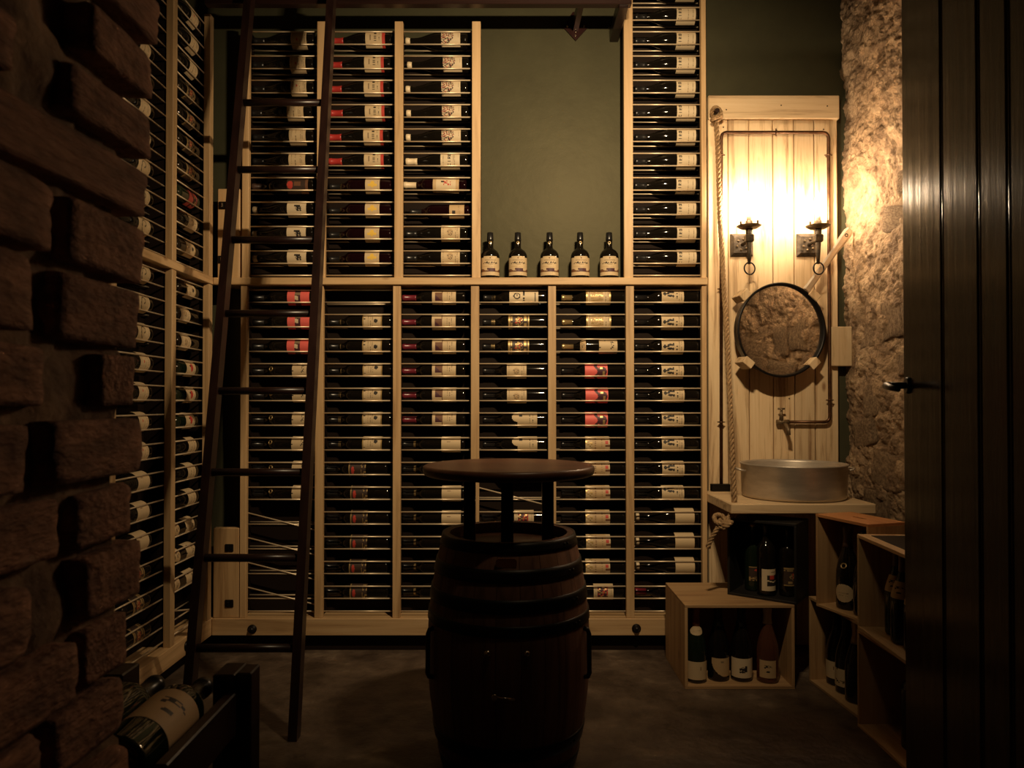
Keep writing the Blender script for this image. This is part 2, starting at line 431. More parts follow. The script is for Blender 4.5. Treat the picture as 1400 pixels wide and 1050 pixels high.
# ------------------------------------------------------------------ wine racks
ROD_R = 0.0034
RP = 0.0576                                  # rod pitch
LOW_TOP = atz(395, D)                        # first rod under the shelf
UP_BOT = atz(375, D)                         # first rod over the shelf
SH_T = atz(379.3, D - 0.012); SH_B = atz(389, D - 0.012)
BASE_T = atz(846, D - 0.012); BASE_B = atz(869, D - 0.012)
RACK_TOP = atz(29, D)
low_z = lambda i: LOW_TOP - RP * i * 1.0045  # i = 0..26
up_z = lambda j: UP_BOT + RP * j             # j = 0..20
FR, RR_, FG = 0.036, 0.101, 0.0315                       # front and rear rod planes behind the rack front
rod_cache = {}
def rod_mesh(l):
    k = round(l, 3)
    if k not in rod_cache:
        rod_cache[k] = MB().cyl((-l / 2, 0, 0), (l / 2, 0, 0), ROD_R, seg=8).mesh('rod', STEEL_ROD)
    return rod_cache[k]
class Frame:
    """local rack frame: a runs along the rack, b goes back into it, z up"""
    def __init__(s, kind): s.kind = kind
    def p(s, a, b, z): return Vector((a, D + b, z)) if s.kind == 'back' else Vector((XL - b, a, z))
    def rot(s): return Matrix.Identity(3) if s.kind == 'back' else Matrix.Rotation(PI / 2, 3, 'Z')
    def boxw(s, mb, a0, a1, b0, b1, z0, z1, ch=0.0):
        p, q = s.p(a0, b0, z0), s.p(a1, b1, z1)
        return mb.box([min(p[i], q[i]) for i in range(3)], [max(p[i], q[i]) for i in range(3)], 0, ch)
def rod(fr, parent, a0, a1, b, z0, z1=None):
    z1 = z0 if z1 is None else z1
    P, Q = fr.p(a0, b, z0), fr.p(a1, b, z1)
    o = link('rod', rod_mesh((Q - P).length), parent)
    o.location = (P + Q) / 2 - parent.location
    o.rotation_euler = (Q - P).to_track_quat('X', 'Z').to_euler()
def rack(fr, name, label, posts, z0, z1, n_rods, zfun, gaps=(), slanted=(), rest_odd=True, back_top=None, skip_cols=()):
    """posts: list of (a0, a1) strips; columns between neighbouring posts"""
    t = thing(name, label, 'wine rack', fr.p((posts[0][0] + posts[-1][1]) / 2, 0.06, z0))
    for k, (a0, a1) in enumerate(posts):
        fr.boxw(MB(), a0, a1, 0.0, 0.030, z0, z1, 0.0016).build('post', PINE[2], t)
        m = (a0 + a1) / 2; d0, d1 = m - 0.011, m + 0.011
        if k == 0: d0, d1 = a0 + 0.001, a0 + 0.012
        if k == len(posts) - 1: d0, d1 = a1 - 0.012, a1 - 0.001
        fr.boxw(MB(), d0, d1, 0.030, 0.125, z0, z1 - 0.012).build('divider', STAIN, t)
    for k in range(len(posts) - 1):
        if k in skip_cols: continue
        a0 = (posts[k][0] + posts[k][1]) / 2 + 0.009 if k else posts[0][0] + 0.010
        a1 = (posts[k + 1][0] + posts[k + 1][1]) / 2 - 0.009 if k + 2 < len(posts) else posts[-1][1] - 0.010
        fr.boxw(MB(), a0 + 0.002, a1 - 0.002, 0.117, 0.124, z0, back_top or (z1 - 0.012)).build('back_panel', STAIN, t)
        for i in range(n_rods):
            if (k, i) in slanted: rod(fr, t, a0, a1, FG, zfun(i), zfun(i) - 0.088)
            else: rod(fr, t, a0, a1, FR if i % 2 else FG, zfun(i))
            if i % 2 == 1: rod(fr, t, a0, a1, RR_, zfun(i))
    return t
BK, LF = Frame('back'), Frame('left')
ax = lambda px: atx(px, D)
low_posts = [(ax(328.5), ax(337)), (ax(430.5), ax(441.5)), (ax(537), ax(547.5)), (ax(643.7), ax(655)), (ax(749.5), ax(760.3)), (ax(856), ax(867)), (ax(960), ax(966.6))]
up_posts = [(ax(329.6), ax(338.5)), (ax(432), ax(443.3)), (ax(538.6), ax(550)), (ax(645), ax(656.8))]
tall_posts = [(ax(853.7), ax(866)), (ax(960), ax(966.6))]
ROW1_BACK = up_z(19) - 0.02
rk = rack(BK, 'wine_rack', 'long lower pine rack of six bottle columns under the shelf, behind the barrel', low_posts, BASE_T, SH_B - 0.002, 27, low_z,
     slanted={(0, 18), (0, 20), (0, 22), (0, 24), (3, 16)})
rk = rack(BK, 'wine_rack', 'upper pine rack of three bottle columns standing on the shelf behind the ladder', up_posts, SH_T, RACK_TOP, 21, up_z, back_top=ROW1_BACK)
rack(BK, 'wine_rack', 'tall single-column pine rack between the green alcove and the plank panel', tall_posts, SH_T, 3.30, 27, up_z)
LPO = [(2.557, 2.595), (3.016, 3.054), (3.386, 3.424)]
LF_LOW = rack(LF, 'wine_rack', 'lower pine rack on the green side wall beside the brick jamb', LPO, BASE_T, SH_B - 0.002, 27, low_z, slanted={(1, 24)})
rack(LF, 'wine_rack', 'upper pine rack on the green side wall beside the brick jamb', LPO, SH_T, RACK_TOP + 0.01, 21, up_z)

# shelf boards, base rails, plinths
sh = tag(MB().box((XL + 0.004, D - 0.012, SH_B), (ax(967.2), WALL_Y - 0.003, SH_T), 0, 0.002).build('shelf_board', PINE[0]),
         'long pine shelf board carrying the five standing bottles', 'shelf')
tag(MB().box((WALL_X + 0.003, 2.1, SH_B), (XL + 0.002, D + 0.02, SH_T), 0, 0.002).build('shelf_board', PINE[1]),
    'pine shelf board on the side wall, meeting the long shelf in the corner', 'shelf')
def base(name, label, lo, hi, m, bolts, pl_lo, pl_hi, nrm):
    t = thing(name, label, 'rack base', ((lo[0] + hi[0]) / 2, (lo[1] + hi[1]) / 2, 0))
    MB().box(lo, hi, 0, 0.002).build('rail', m, t)
    MB().box(pl_lo, pl_hi).build('plinth', STAIN, t)
    for p in bolts:
        p = Vector(p); n = Vector(nrm)
        M = Matrix.Translation(p) @ n.to_track_quat('Z', 'Y').to_matrix().to_4x4()
        MB().lathe([(0.021, 0), (0.021, 0.004), (0.012, 0.006), (0.013, 0.014), (0.008, 0.022), (0.001, 0.024)], 16, 0, M).build('bolt', BLACKM, t)
base('rack_base', 'pine base rail with bolts under the long back rack', (XL + 0.004, D - 0.012, BASE_B), (ax(967), WALL_Y - 0.004, BASE_T), PINE[0],
     [at(345, 860, D - 0.012), at(870, 859, D - 0.012)], (XL + 0.08, D + 0.03, 0), (ax(964), WALL_Y - 0.01, BASE_B), (0, -1, 0))
base('rack_base', 'pine base rail under the side wall rack, meeting the corner', (WALL_X + 0.003, 2.1, BASE_B), (XL + 0.002, D + 0.02, BASE_T), PINE[1],
     [Vector((XL + 0.002, 3.16, (BASE_T + BASE_B) / 2))], (WALL_X + 0.006, 2.12, 0), (XL - 0.06, D + 0.0, BASE_B), (1, 0, 0))
# corner boards with iron bolts
def corner_board(label, px0, px1, pyt, zb, bolts):
    y = D + 0.004
    p, q = at(px0, 500, y), at(px1, pyt, y); p.z = zb
    t = thing('corner_board', label, 'board', ((p.x + q.x) / 2, y + 0.018, p.z))
    MB().box((p.x, y, p.z), (q.x, y + 0.036, q.z), 0, 0.003).build('board', PINE[2], t)
    for bx, by in bolts:
        c = at(bx, by, y)
        b = MB().box((c.x - 0.020, y - 0.006, c.z - 0.018), (c.x + 0.020, y + 0.001, c.z + 0.018), 0, 0.003)
        bp_ = b.build('bolt_plate', BLACKM, t)
        MB().box((c.x - 0.006, y - 0.012, c.z - 0.009), (c.x + 0.001, y - 0.005, c.z + 0.009), 0, 0.001).build('bolt', STEELP if pyt < 400 else BLACKM, bp_)
corner_board('upright pine board with slotted iron bolts standing on the shelf in the corner', 296.5, 328.0, 258, SH_T, [(305, 281), (304, 355)])
corner_board('low upright pine board with two dark bolts on the base rail corner', 292.5, 327, 722, BASE_T, [(313.5, 749), (313.5, 825)])

# ------------------------------------------------------------------ bottles
def prof_bordeaux(Ht=0.300, R=0.0375, rn=0.0140):
    s = Ht / 0.300
    return [(R * 0.55, 0.0), (R * 0.90, 0.001), (R * 0.985, 0.006), (R, 0.013), (R, 0.182 * s), (R * 0.985, 0.194 * s), (R * 0.88, 0.206 * s), (R * 0.66, 0.217 * s),
            (rn * 1.18, 0.228 * s), (rn, 0.240 * s), (rn * 0.96, 0.282 * s), (rn * 1.08, 0.284 * s), (rn * 1.08, 0.296 * s), (rn, 0.2995 * s)]
def prof_burgundy(Ht=0.296, R=0.0405, rn=0.0145):
    s = Ht / 0.296
    return [(R * 0.55, 0.0), (R * 0.90, 0.001), (R * 0.985, 0.007), (R, 0.014), (R, 0.128 * s), (R * 0.985, 0.142 * s), (R * 0.92, 0.160 * s), (R * 0.78, 0.182 * s),
            (R * 0.60, 0.204 * s), (R * 0.46, 0.222 * s), (rn * 1.08, 0.240 * s), (rn, 0.255 * s), (rn, 0.280 * s), (rn * 1.1, 0.282 * s), (rn * 1.1, 0.293 * s), (rn, 0.296 * s)]
def prof_port(Ht=0.222, R=0.0445, rn=0.0135):
    s = Ht / 0.222
    return [(R * 0.6, 0.0), (R * 0.93, 0.001), (R, 0.008), (R, 0.105 * s), (R * 0.985, 0.114 * s), (R * 0.91, 0.124 * s), (R * 0.76, 0.134 * s), (R * 0.56, 0.141 * s),
            (rn * 1.25, 0.147 * s), (rn * 1.08, 0.155 * s), (rn * 1.12, 0.185 * s), (rn * 1.1, 0.190 * s), (rn, 0.222 * s)]
def prof_champ(Ht=0.315, R=0.0440, rn=0.0150):
    s = Ht / 0.315
    return [(R * 0.6, 0.0), (R * 0.93, 0.001), (R, 0.009), (R, 0.125 * s), (R * 0.97, 0.145 * s), (R * 0.86, 0.170 * s), (R * 0.68, 0.198 * s), (R * 0.50, 0.224 * s),
            (rn * 1.12, 0.250 * s), (rn, 0.275 * s), (rn * 1.15, 0.290 * s), (rn * 1.2, 0.300 * s), (rn * 1.1, 0.312 * s), (rn * 0.6, 0.315 * s)]
PROF = {'bx': prof_bordeaux(), 'bu': prof_burgundy(), 'port': prof_port(), 'ch': prof_champ(), 'half': prof_bordeaux(0.285, 0.0345, 0.0135),
        'mag': prof_bordeaux(0.375, 0.055, 0.020)}
RAD = {'bx': 0.0375, 'bu': 0.0405, 'port': 0.0445, 'ch': 0.044, 'half': 0.0345, 'mag': 0.055}
def prof_r(pr, z):
    for (r0, z0), (r1, z1) in zip(pr, pr[1:]):
        if z0 <= z <= z1: return r0 + (r1 - r0) * (z - z0) / max(1e-6, z1 - z0)
    return pr[-1][0]
glass_cache = {}
def glass_mesh(shape, mat):
    k = (shape, mat.name)
    if k not in glass_cache: glass_cache[k] = MB().lathe(PROF[shape], 28).mesh('glass', mat)
    return glass_cache[k]
cap_cache = {}
def cap_mesh(shape, colour, length, off=0.0):
    k = (shape, colour, length, off)
    if k not in cap_cache:
        pr = PROF[shape]; zt = pr[-1][1] - off; zb = zt - length
        zs = sorted({zb, zt} | {z for _, z in pr if zb < z < zt})
        p = [(prof_r(pr, z) + 0.0009, z) for z in zs]
        if off == 0: p.append((p[-1][0] * 0.85, zt + 0.0012))
        cap_cache[k] = MB().lathe(p, 20, cap=(off == 0)).mesh('capsule', CAP[colour])
    return cap_cache[k]

# --- label prints: a function of (u, v), u runs round the bottle left to right, v upward to the neck
FONT = {'C': ['111', '100', '100', '100', '111'], 'I': ['010', '010', '010', '010', '010'], 'R': ['111', '101', '111', '110', '101'], 'O': ['111', '101', '101', '101', '111'],
        'G': ['1111', '1000', '1011', '1001', '1111']}
def hsh(i, j, s=0): return (math.sin(i * 12.9898 + j * 78.233 + s * 37.719) * 43758.5453) % 1.0
NU, NV = 36, 32
def lines(u, v, rows, col='g', u0=0.2, u1=0.8, dens=0.62):
    for k, (vv, hh) in enumerate(rows):
        if abs(v - vv) < hh / 2 and u0 < u < u1 and hsh(int(u * NU), k) < dens: return col
    return None
def word(u, v, txt, u0, u1, v0, v1, col='k'):
    if not (u0 <= u < u1 and v0 <= v < v1): return None
    w_ = len(FONT[txt[0]][0]) + 1; n = len(txt) * w_
    x = int((u - u0) / (u1 - u0) * n); r = int((v1 - v) / (v1 - v0) * 5); r = min(4, max(0, r))
    c, i = divmod(x, w_)
    if i >= w_ - 1: return None
    return col if FONT[txt[c]][r][i] == '1' else None
def ell(u, v, cu, cv, ru, rv): return ((u - cu) / ru) ** 2 + ((v - cv) / rv) ** 2 < 1
def d_text(u, v):
    return lines(u, v, [(0.82, .03), (0.60, .045), (0.50, .03), (0.30, .03), (0.20, .03)], 'g', 0.22, 0.78) or 'c'
def d_crest(u, v):
    if ell(u, v, .5, .62, .06, .05): return 'r'
    return lines(u, v, [(0.86, .03), (0.42, .05), (0.20, .03), (.12, .03)], 'g', .22, .8) or ('c')
def d_ciro(u, v):
    return word(u, v, 'CIRO', .24, .80, .74, .90, 'k') or lines(u, v, [(0.5, .025), (0.38, .025), (0.14, .025)], 'g', .25, .75, .8) or 'w'
def d_ciro2(u, v):
    return word(u, v, 'CIRO', .24, .86, .48, .64, 'k') or lines(u, v, [(0.34, .025), (0.26, .025), (0.86, .025)], 'g', .25, .75, .8) or 'w'
def d_redstrip(u, v):
    if v < 0.17: return 'r'
    if .36 < u < .64 and abs(v - .74) < .035: return 'g' if hsh(int(u * NU), 3) < .7 else 'c'
    return lines(u, v, [(0.50, .10), (0.30, .03)], 'k', .30, .72, .55) or 'c'
def d_yellow(u, v):
    if ell(u, v, .55, .5, .16, .15) or (abs(u - .5) < .05 and .2 < v < .8): return 'y'
    return lines(u, v, [(0.14, .03)], 'g', .3, .7) or 'c'
def d_tree(u, v):
    if v > .36 and ell(u, v, .5, .72, .33, .36) or (v > .33 and abs(u - .5) < (v - .28) * .7):
        q = hsh(int(u * NU), int(v * NV), 1)
        if q < .34: return 'k'
        if q < .46: return 'b'
        if q < .54: return 'r'
    return lines(u, v, [(0.12, .03)], 'g', .35, .65) or 'w'
def d_kinder(u, v):
    if abs(u - .45) < .10 and .25 < v < .55 and hsh(int(u * 24), int(v * 24), 4) < .75: return 'k'
    if abs(u - .60) < .05 and .3 < v < .62: return 'k'
    return 'w'
def d_darkmedal(u, v):
    if v < .12: return 'b'
    if ell(u, v, .5, .85, .2, .14): return 'r'
    return 'b' if hsh(int(u * 9), int(v * 3), 2) < .3 else 'd'
def d_redscene(u, v):
    if v < .12 or v > .88: return 't'
    if abs(u - .55) < .12 and abs(v - .45) < .13 and hsh(int(u * 18), int(v * 18), 5) < .6: return 'r'
    if abs(u - .6) < .05 and .55 < v < .68: return 'k'
    return 'w'
def d_box(u, v):
    if .32 < u < .5 and .58 < v < .82: return 'k'
    return lines(u, v, [(0.4, .03), (.3, .03)], 'g') or 't'
def d_pink(u, v):
    if .42 < v < .66: return 'w' if abs(u - .45 - .25 * (v - .5)) < .10 and v > .5 else ('u' if hsh(int(u * 8), 1) < .8 else 'g')
    return 'p'
def d_swirl(u, v):
    if u < .12 and v > .85: return None
    r = math.hypot(u - .5, (v - .5) * 1.0)
    a = math.atan2(v - .5, u - .5)
    if abs(r - (.16 + .035 * a)) < .02: return 'k'
    return lines(u, v, [(0.12, .03)], 'g', .3, .7) or 'c'
def d_shield(u, v):
    if v < .06 or v > .95: return 'o'
    if .40 < u < .58 and .22 < v < .40 and ell(u, v, .49, .32, .09, .11): return 'k'
    if v > .84 and .2 < u < .8: return 'k' if hsh(int(u * 18), 2) < .5 else 'c'
    return lines(u, v, [(0.70, .03), (0.58, .03), (.48, .03)], 'g', .25, .75) or 'c'
def d_darkornate(u, v):
    if v > .92 or v < .07: return 'o'
    if .80 < v < .88: return 'o' if hsh(int(u * 14), 4) < .6 else 'd'
    if .12 < v < .24: return 'o' if hsh(int(u * 10), 6) < .8 else 'd'
    if ell(u, v, .5, .5, .24, .20):
        q = hsh(int(u * 20), int(v * 20), 8); return 'o' if q < .35 else ('r' if q < .6 else 'd')
    return 'd'
def d_darkred(u, v):
    if v > .93 or (v < .28 and hsh(int(u * 12), int(v * 16)) < .4): return 'o'
    if ell(u, v, .45, .76, .2, .09): return 'r'
    return 'd'
def d_picture(u, v):
    if .24 < u < .66 and .60 < v < .88: return 'b' if (u - .2) > (v - .55) * 1.1 else 'u'
    if abs(v - .57) < .012: return 'b'
    return lines(u, v, [(0.36, .03), (.26, .04), (.16, .03)], 'g', .3, .7) or 'c'
def d_G(u, v):
    r = math.hypot((u - .52) * 1.9, (v - .74) * 2.4)
    if .20 < r < .30: return 'k'
    if abs(u - .55) < .06 and abs(v - .73) < .015: return 'k'
    if abs(v - .5) < .02 and .2 < u < .85: return 'k' if hsh(int(u * 24), 3) < .6 else 'w'
    if abs(v - .10) < .012 and .25 < u < .7: return 'k'
    return 'w'
def d_oval(u, v):
    if ell(u, v, .5, .52, .16, .16): return 't' if hsh(int(u * 22), int(v * 22), 2) < .6 else 'g'
    return lines(u, v, [(0.90, .03), (.22, .03), (.14, .03)], 'g', .2, .8) or 'c'
def d_notch(u, v):
    if v > .78 and not ell(u, v, .62, .80, .22, .20): return None
    if abs(u - .72) < .07 and abs(v - .66) < .06: return 'k'
    return lines(u, v, [(0.30, .05), (.18, .03)], 'k', .3, .75, .5) or 'c'
def d_gilt(u, v):
    if v < .06 or v > .94: return 'o'
    if .25 < u < .75 and .3 < v < .8: return 'o' if hsh(int(u * 18), int(v * 22), 3) < .42 else 't'
    return lines(u, v, [(0.86, .03), (.2, .03), (.12, .03)], 'g', .2, .8) or 'c'
def d_hand(u, v):
    if abs(u - .75) < .04 and abs(v - .66) < .05: return 'k'
    if abs(v - .28) < .08 and abs(u - .5) < .2 and hsh(int(u * 20), int(v * 20), 9) < .35: return 'k'
    if v > .9 and abs(u - .4) < .03: return 'k'
    return 'c'
def d_pinkcat(u, v):
    if abs(v - .46 - .08 * math.sin(u * 11)) < .07: return 'u'
    if v < .40 and ell(u, v, .42, .24, .26, .20): return 'u' if hsh(int(u * 9), int(v * 9), 2) < .8 else 'o'
    return 'p'
def d_tuscan(u, v):
    if v > .72: return 'o' if hsh(int(u * 14), int(v * 14), 3) < .45 else 'c'
    if v < .20: return 'r' if .42 < u < .58 and v > .05 else ('b' if .28 < u < .4 else 'c')
    return lines(u, v, [(0.60, .06), (.5, .03), (.32, .03)], 'b', .2, .8, .5) or 't'
def d_figures(u, v):
    for cu, cv, ru, rv in ((.52, .86, .09, .07), (.53, .73, .045, .07), (.60, .60, .055, .15), (.42, .62, .05, .13), (.62, .47, .07, .04), (.40, .48, .07, .04)):
        if ell(u, v, cu, cv, ru, rv): return 'k'
    if abs(v - .30) < .03 and .15 < u < .55: return 'k' if hsh(int(u * 26), 3) < .5 else 'c'
    return lines(u, v, [(0.20, .025), (.11, .025)], 'g', .15, .8) or 'c'
def d_plain(u, v):
    if abs(u - .62) < .02 and abs(v - .62) < .10: return 'b'
    if (abs(v - .18) < .015 or abs(v - .86) < .015) and .25 < u < .8: return 'g' if hsh(int(u * 8), int(v * 9)) < .25 else 'c'
    return 'c'
def d_scene(u, v):
    if .25 < u < .75 and .28 < v < .80:
        q = hsh(int(u * 16), int(v * 14), 1); return 'r' if q < .22 else ('o' if q < .4 else 'u')
    return lines(u, v, [(.1, .03), (.9, .03)], 'g', .3, .7) or 'c'
def d_grape(u, v):
    if ell(u, v, .5, .42, .2, .13) and v < .56 + .2 * (u - .5): return 'r'
    if abs(u - .56) < .04 and .5 < v < .66: return 'k'
    return lines(u, v, [(0.86, .04), (.1, .03)], 'g', .2, .8) or 'c'
def d_port(u, v):
    if v > .93 and abs(u - .5) > .30: return None
    if abs(u - .5) < .025 and abs(v - .90) < .025: return 'b'
    if abs(v - .81) < .014 and .25 < u < .75: return 'g'
    # flowing script line
    if .17 < u < .83 and not .465 < u < .515 and abs(v - (.655 + .022 * math.sin(u * 58) + .014 * math.sin(u * 21 + 1))) < .024: return 'k'
    if (abs(u - .36) < .016 or abs(u - .58) < .016) and .62 < v < .73: return 'k'
    if abs(v - .57) < .012 and .42 < u < .60: return 'g'
    if (abs(v - .50) < .014 or abs(v - .44) < .014) and .15 < u < .85: return 't' if hsh(int(u * 30), int(v * 30)) < .6 else 'c'
    if .20 < v < .30 + .06 * math.sin(u * 14):
        return 'u' if .3 < u < .75 else 'b'
    if .28 < v < .36 and .32 < u < .72: return 'u' if hsh(int(u * 14), 2) < .7 else 'c'
    return 'c'
def d_crescent(u, v):
    if not ell(u, v, .85, .85, .80, .95): return None
    return 'g' if abs(u - .45) < .05 and abs(v - .8) < .04 else 't'
def d_roundel(u, v):
    if not ell(u, v, .5, .5, .5, .5): return None
    return lines(u, v, [(.5, .08), (.35, .04)], 'g', .25, .75) or 'c'
def d_scribble(u, v):
    if abs(v - .62) < .10 and .3 < u < .75 and hsh(int(u * 10), int(v * 22), 6) < .35: return 'k'
    if abs(v - .36) < .05 and .4 < u < .6 and hsh(int(u * 22), int(v * 22), 6) < .6: return 'k'
    return 't'
def d_bars(u, v):
    if .22 < u < .78 and .22 < v < .72:
        if v > .52 and hsh(int(u * 9), 1) < .55: return 'r'
        return 'w' if abs(v - .40 - .3 * abs(u - .5)) < .03 else 'k'
    return 'g' if abs(v - .85) < .02 and .4 < u < .6 else 'w'
label_cache = {}
def label_mesh(shape, design, z0, z1, half=1.30):
    k = (shape, design.__name__, round(z0, 4), round(z1, 4), half)
    if k not in label_cache:
        pr = PROF[shape]; vs = []; fs = []; keys = []
        for j in range(NV + 1):
            z = z0 + (z1 - z0) * j / NV; r = prof_r(pr, z) + 0.0007
            for i in range(NU + 1):
                a = -PI / 2 + half * (2 * i / NU - 1)
                vs.append((r * math.cos(a), r * math.sin(a), z))
        for j in range(NV):
            for i in range(NU):
                q = design((i + .5) / NU, (j + .5) / NV)
                if q is None: continue
                a = j * (NU + 1) + i
                fs.append((a, a + 1, a + NU + 2, a + NU + 1)); keys.append(q)
        used = [x for x in INK_KEYS if x in keys]
        mb = MB(); mb.v = vs; mb.f = fs; mb.m = [used.index(x) for x in keys]; mb.sm = [True] * len(fs)
        label_cache[k] = mb.mesh('label', [INK[x] for x in used])
    return label_cache[k]
med_me = MB().torus((0, 0, 0), 0.0095, 0.0028, (0, -1, 0), 20, 6).mesh('medallion', CAP['gold'])
def bottle(shape, M, label, group, glass=GLASS, cap=None, design=None, lz=None, half=1.30, ring=None, extra=None, name='wine_bottle'):
    t = thing(name, label, 'bottle', group=group)
    t.matrix_world = M
    link('glass', glass_mesh(shape, glass), t)
    if cap: link('capsule', cap_mesh(shape, *cap), t)
    if ring: link('neck_ring', cap_mesh(shape, *ring), t)
    if design: link('label', label_mesh(shape, design, lz[0], lz[1], half), t)
    if extra == 'medal':
        m = link('medallion', med_me, t); z = PROF[shape][4][1] + 0.022
        m.location = (0, -prof_r(PROF[shape], z) - 0.001, z); m.rotation_euler = (-0.5, 0, 0)
    if extra == 'neck_label': link('neck_label', label_mesh(shape, d_scribble, 0.188, 0.214, 0.9), t)
    if extra == 'champ': link('neck_label', label_mesh(shape, d_roundel, 0.196, 0.232, 1.2), t)
    return t
# kinds of bottle: shape, glass, capsule, label print, label bottom / top above the base, neck ring, extra, words
K = {
 'cream': ('bu', GLASS, ('black', .055), d_text, (.038, .116), None, None, 'cream-labelled bottle'),
 'crest': ('bu', GLASS, ('black', .055), d_crest, (.036, .110), None, None, 'cream-labelled bottle with red crest'),
 'medal': ('bx', GLASS, ('brown', .055), d_darkmedal, (.026, .125), None, None, 'dark-labelled bottle with red medal'),
 'kinder': ('bu', GLASS, ('cream', .022), d_kinder, (.034, .124), None, None, 'white-capped bottle with black-figure label'),
 'redstrip': ('bu', GLASS, ('red', .064), d_redstrip, (.030, .122), None, None, 'red-capped bottle with cream label'),
 'yellow': ('bx', WINE, ('black', .060), d_yellow, (.056, .124), ('gold', .008, .052), None, 'bottle with yellow-sun label'),
 'tree': ('bu', GLASS, ('cream', .022), d_tree, (.034, .124), None, None, 'cream-capped bottle with tree-print label'),
 'ciro2': ('bu', GLASS, ('cream', .055), d_ciro2, (.038, .128), None, None, 'long white-capped bottle with CIRO label'),
 'redscene': ('bx', WINE, ('cream', .060), d_redscene, (.035, .158), None, None, 'tilted white-capped bottle with red picture label'),
 'box': ('half', WINE, ('black', .055), d_box, (.026, .096), None, None, 'slim bottle with black-square label'),
 'tan': ('bu', GLASS, ('black', .055), d_oval, (.036, .124), None, None, 'tan-labelled bottle'),
 'ciro': ('bu', GLASS, ('black', .055), d_ciro, (.015, .105), None, None, 'white CIRO-labelled bottle'),
 'pink': ('bx', GLASS, ('black', .055), d_pink, (.024, .128), None, None, 'pink-labelled bottle'),
 'swirl': ('bx', GLASS, ('black', .055), d_hand, (.036, .104), None, 'medal', 'medallion bottle with cream label'),
 'shield': ('bx', GLASS, ('black', .055), d_shield, (.044, .136), ('gold', .012, .046), None, 'cream-labelled bottle with black shield'),
 'darkred': ('bx', GLASS, ('black', .055), d_darkred, (.100, .180), None, None, 'dark-labelled bottle with red-gold print'),
 'picture': ('bx', GLASS, ('wine', .066), d_picture, (.044, .156), None, None, 'wine-capped picture-label bottle'),
 'plainring': ('bx', GLASS, ('black', .055), d_plain, (.020, .110), ('gold', .010, .056), None, 'plain cream-labelled bottle with gold neck ring'),
 'darkring': ('bx', GLASS, ('black', .055), None, None, ('gold', .010, .056), None, 'unlabelled dark bottle with gold neck ring'),
 'G': ('bx', GLASS, ('black', .055), d_G, (.040, .176), ('gold', .016, .040), None, 'white-labelled bottle with round black emblem'),
 'ornate': ('bx', GLASS, ('black', .055), d_darkornate, (.080, .178), ('gold', .018, .040), None, 'bottle with ornate dark and gilt label'),
 'oval': ('bx', GLASS, ('black', .055), d_oval, (.094, .186), None, None, 'cream-labelled bottle with oval vignette'),
 'notch': ('bx', GLASS, ('black', .055), d_notch, (.044, .162), None, None, 'bottle with notched cream label'),
 'gilt': ('bx', GLASS, ('gold', .050), d_gilt, (.070, .186), None, None, 'gold-capped bottle with gilt cream label'),
 'hand': ('bx', GLASS, ('gold', .055), d_hand, (.040, .126), None, 'neck_label', 'gold-capped bottle with handwritten label'),
 'cat': ('bx', GLASS, ('black', .055), d_pinkcat, (.084, .190), None, None, 'pink-labelled bottle with dark silhouette'),
 'tuscan': ('bx', GLASS, ('black', .055), d_tuscan, (.074, .188), None, None, 'tan-labelled bottle with small red seal'),
 'scene': ('bx', GLASS, ('black', .055), d_scene, (.054, .146), None, None, 'cream-labelled bottle with dark picture square'),
 'figures': ('bx', GLASS, ('black', .055), d_figures, (.074, .178), None, None, 'bottle with two black figures on label'),
 'plain': ('bu', GLASS, ('cream', .014), d_plain, (.028, .118), None, None, 'plain cream-labelled bottle'),
 'redcap': ('bx', GLASS, ('wine', .050), None, None, None, None, 'wine-capped dark bottle'),
 'grape': ('bx', GLASS_G, ('black', .055), d_grape, (.040, .130), None, None, 'cream-labelled bottle with red grape print'),
 'dark': ('bx', GLASS, ('black', .055), d_darkornate, (.060, .140), None, None, 'bottle with dark gilt-flecked label'),
 'spiral': ('bu', GLASS, ('black', .055), d_swirl, (.036, .126), None, None, 'bottle with spiral drawing on cream label'),
 'rosy': ('bx', GLASS_G, ('black', .055), d_pinkcat, (.040, .120), None, None, 'bottle with coral label'),
}
used_labels = set()
def lying(fr, kind, a_base, zrod, place, group, roll=0.0, tilt=0.0):
    shape, gl, cap, des, lz, ring, extra, words = K[kind]
    R = RAD[shape]
    h = math.sqrt(max(1e-5, (R + ROD_R) ** 2 - ((RR_ - FR) / 2) ** 2))
    p = fr.p(a_base, (FR + RR_) / 2, zrod + h + 0.0004)
    rot = fr.rot() @ Matrix.Rotation(-PI / 2, 3, 'Y') @ Matrix.Rotation(roll, 3, 'Z')
    if tilt: rot = fr.rot() @ Matrix.Rotation(tilt, 3, 'Y') @ Matrix.Rotation(-PI / 2, 3, 'Y') @ Matrix.Rotation(roll, 3, 'Z')
    M = Matrix.Translation(p) @ rot.to_4x4()
    lab = words + ', ' + place
    bottle(shape, M, lab, group, gl, cap, des, lz, 1.30, ring, extra)
rj = random.Random(5)
YB = D + (FR + RR_) / 2
def back_bottle(kind, base_px, zrod, place, group, roll=None, jit=1.0, tilt=0.0):
    lying(BK, kind, atx(base_px + rj.uniform(-jit, jit), YB), zrod, place, group, rj.uniform(-.12, .12) if roll is None else roll, tilt)
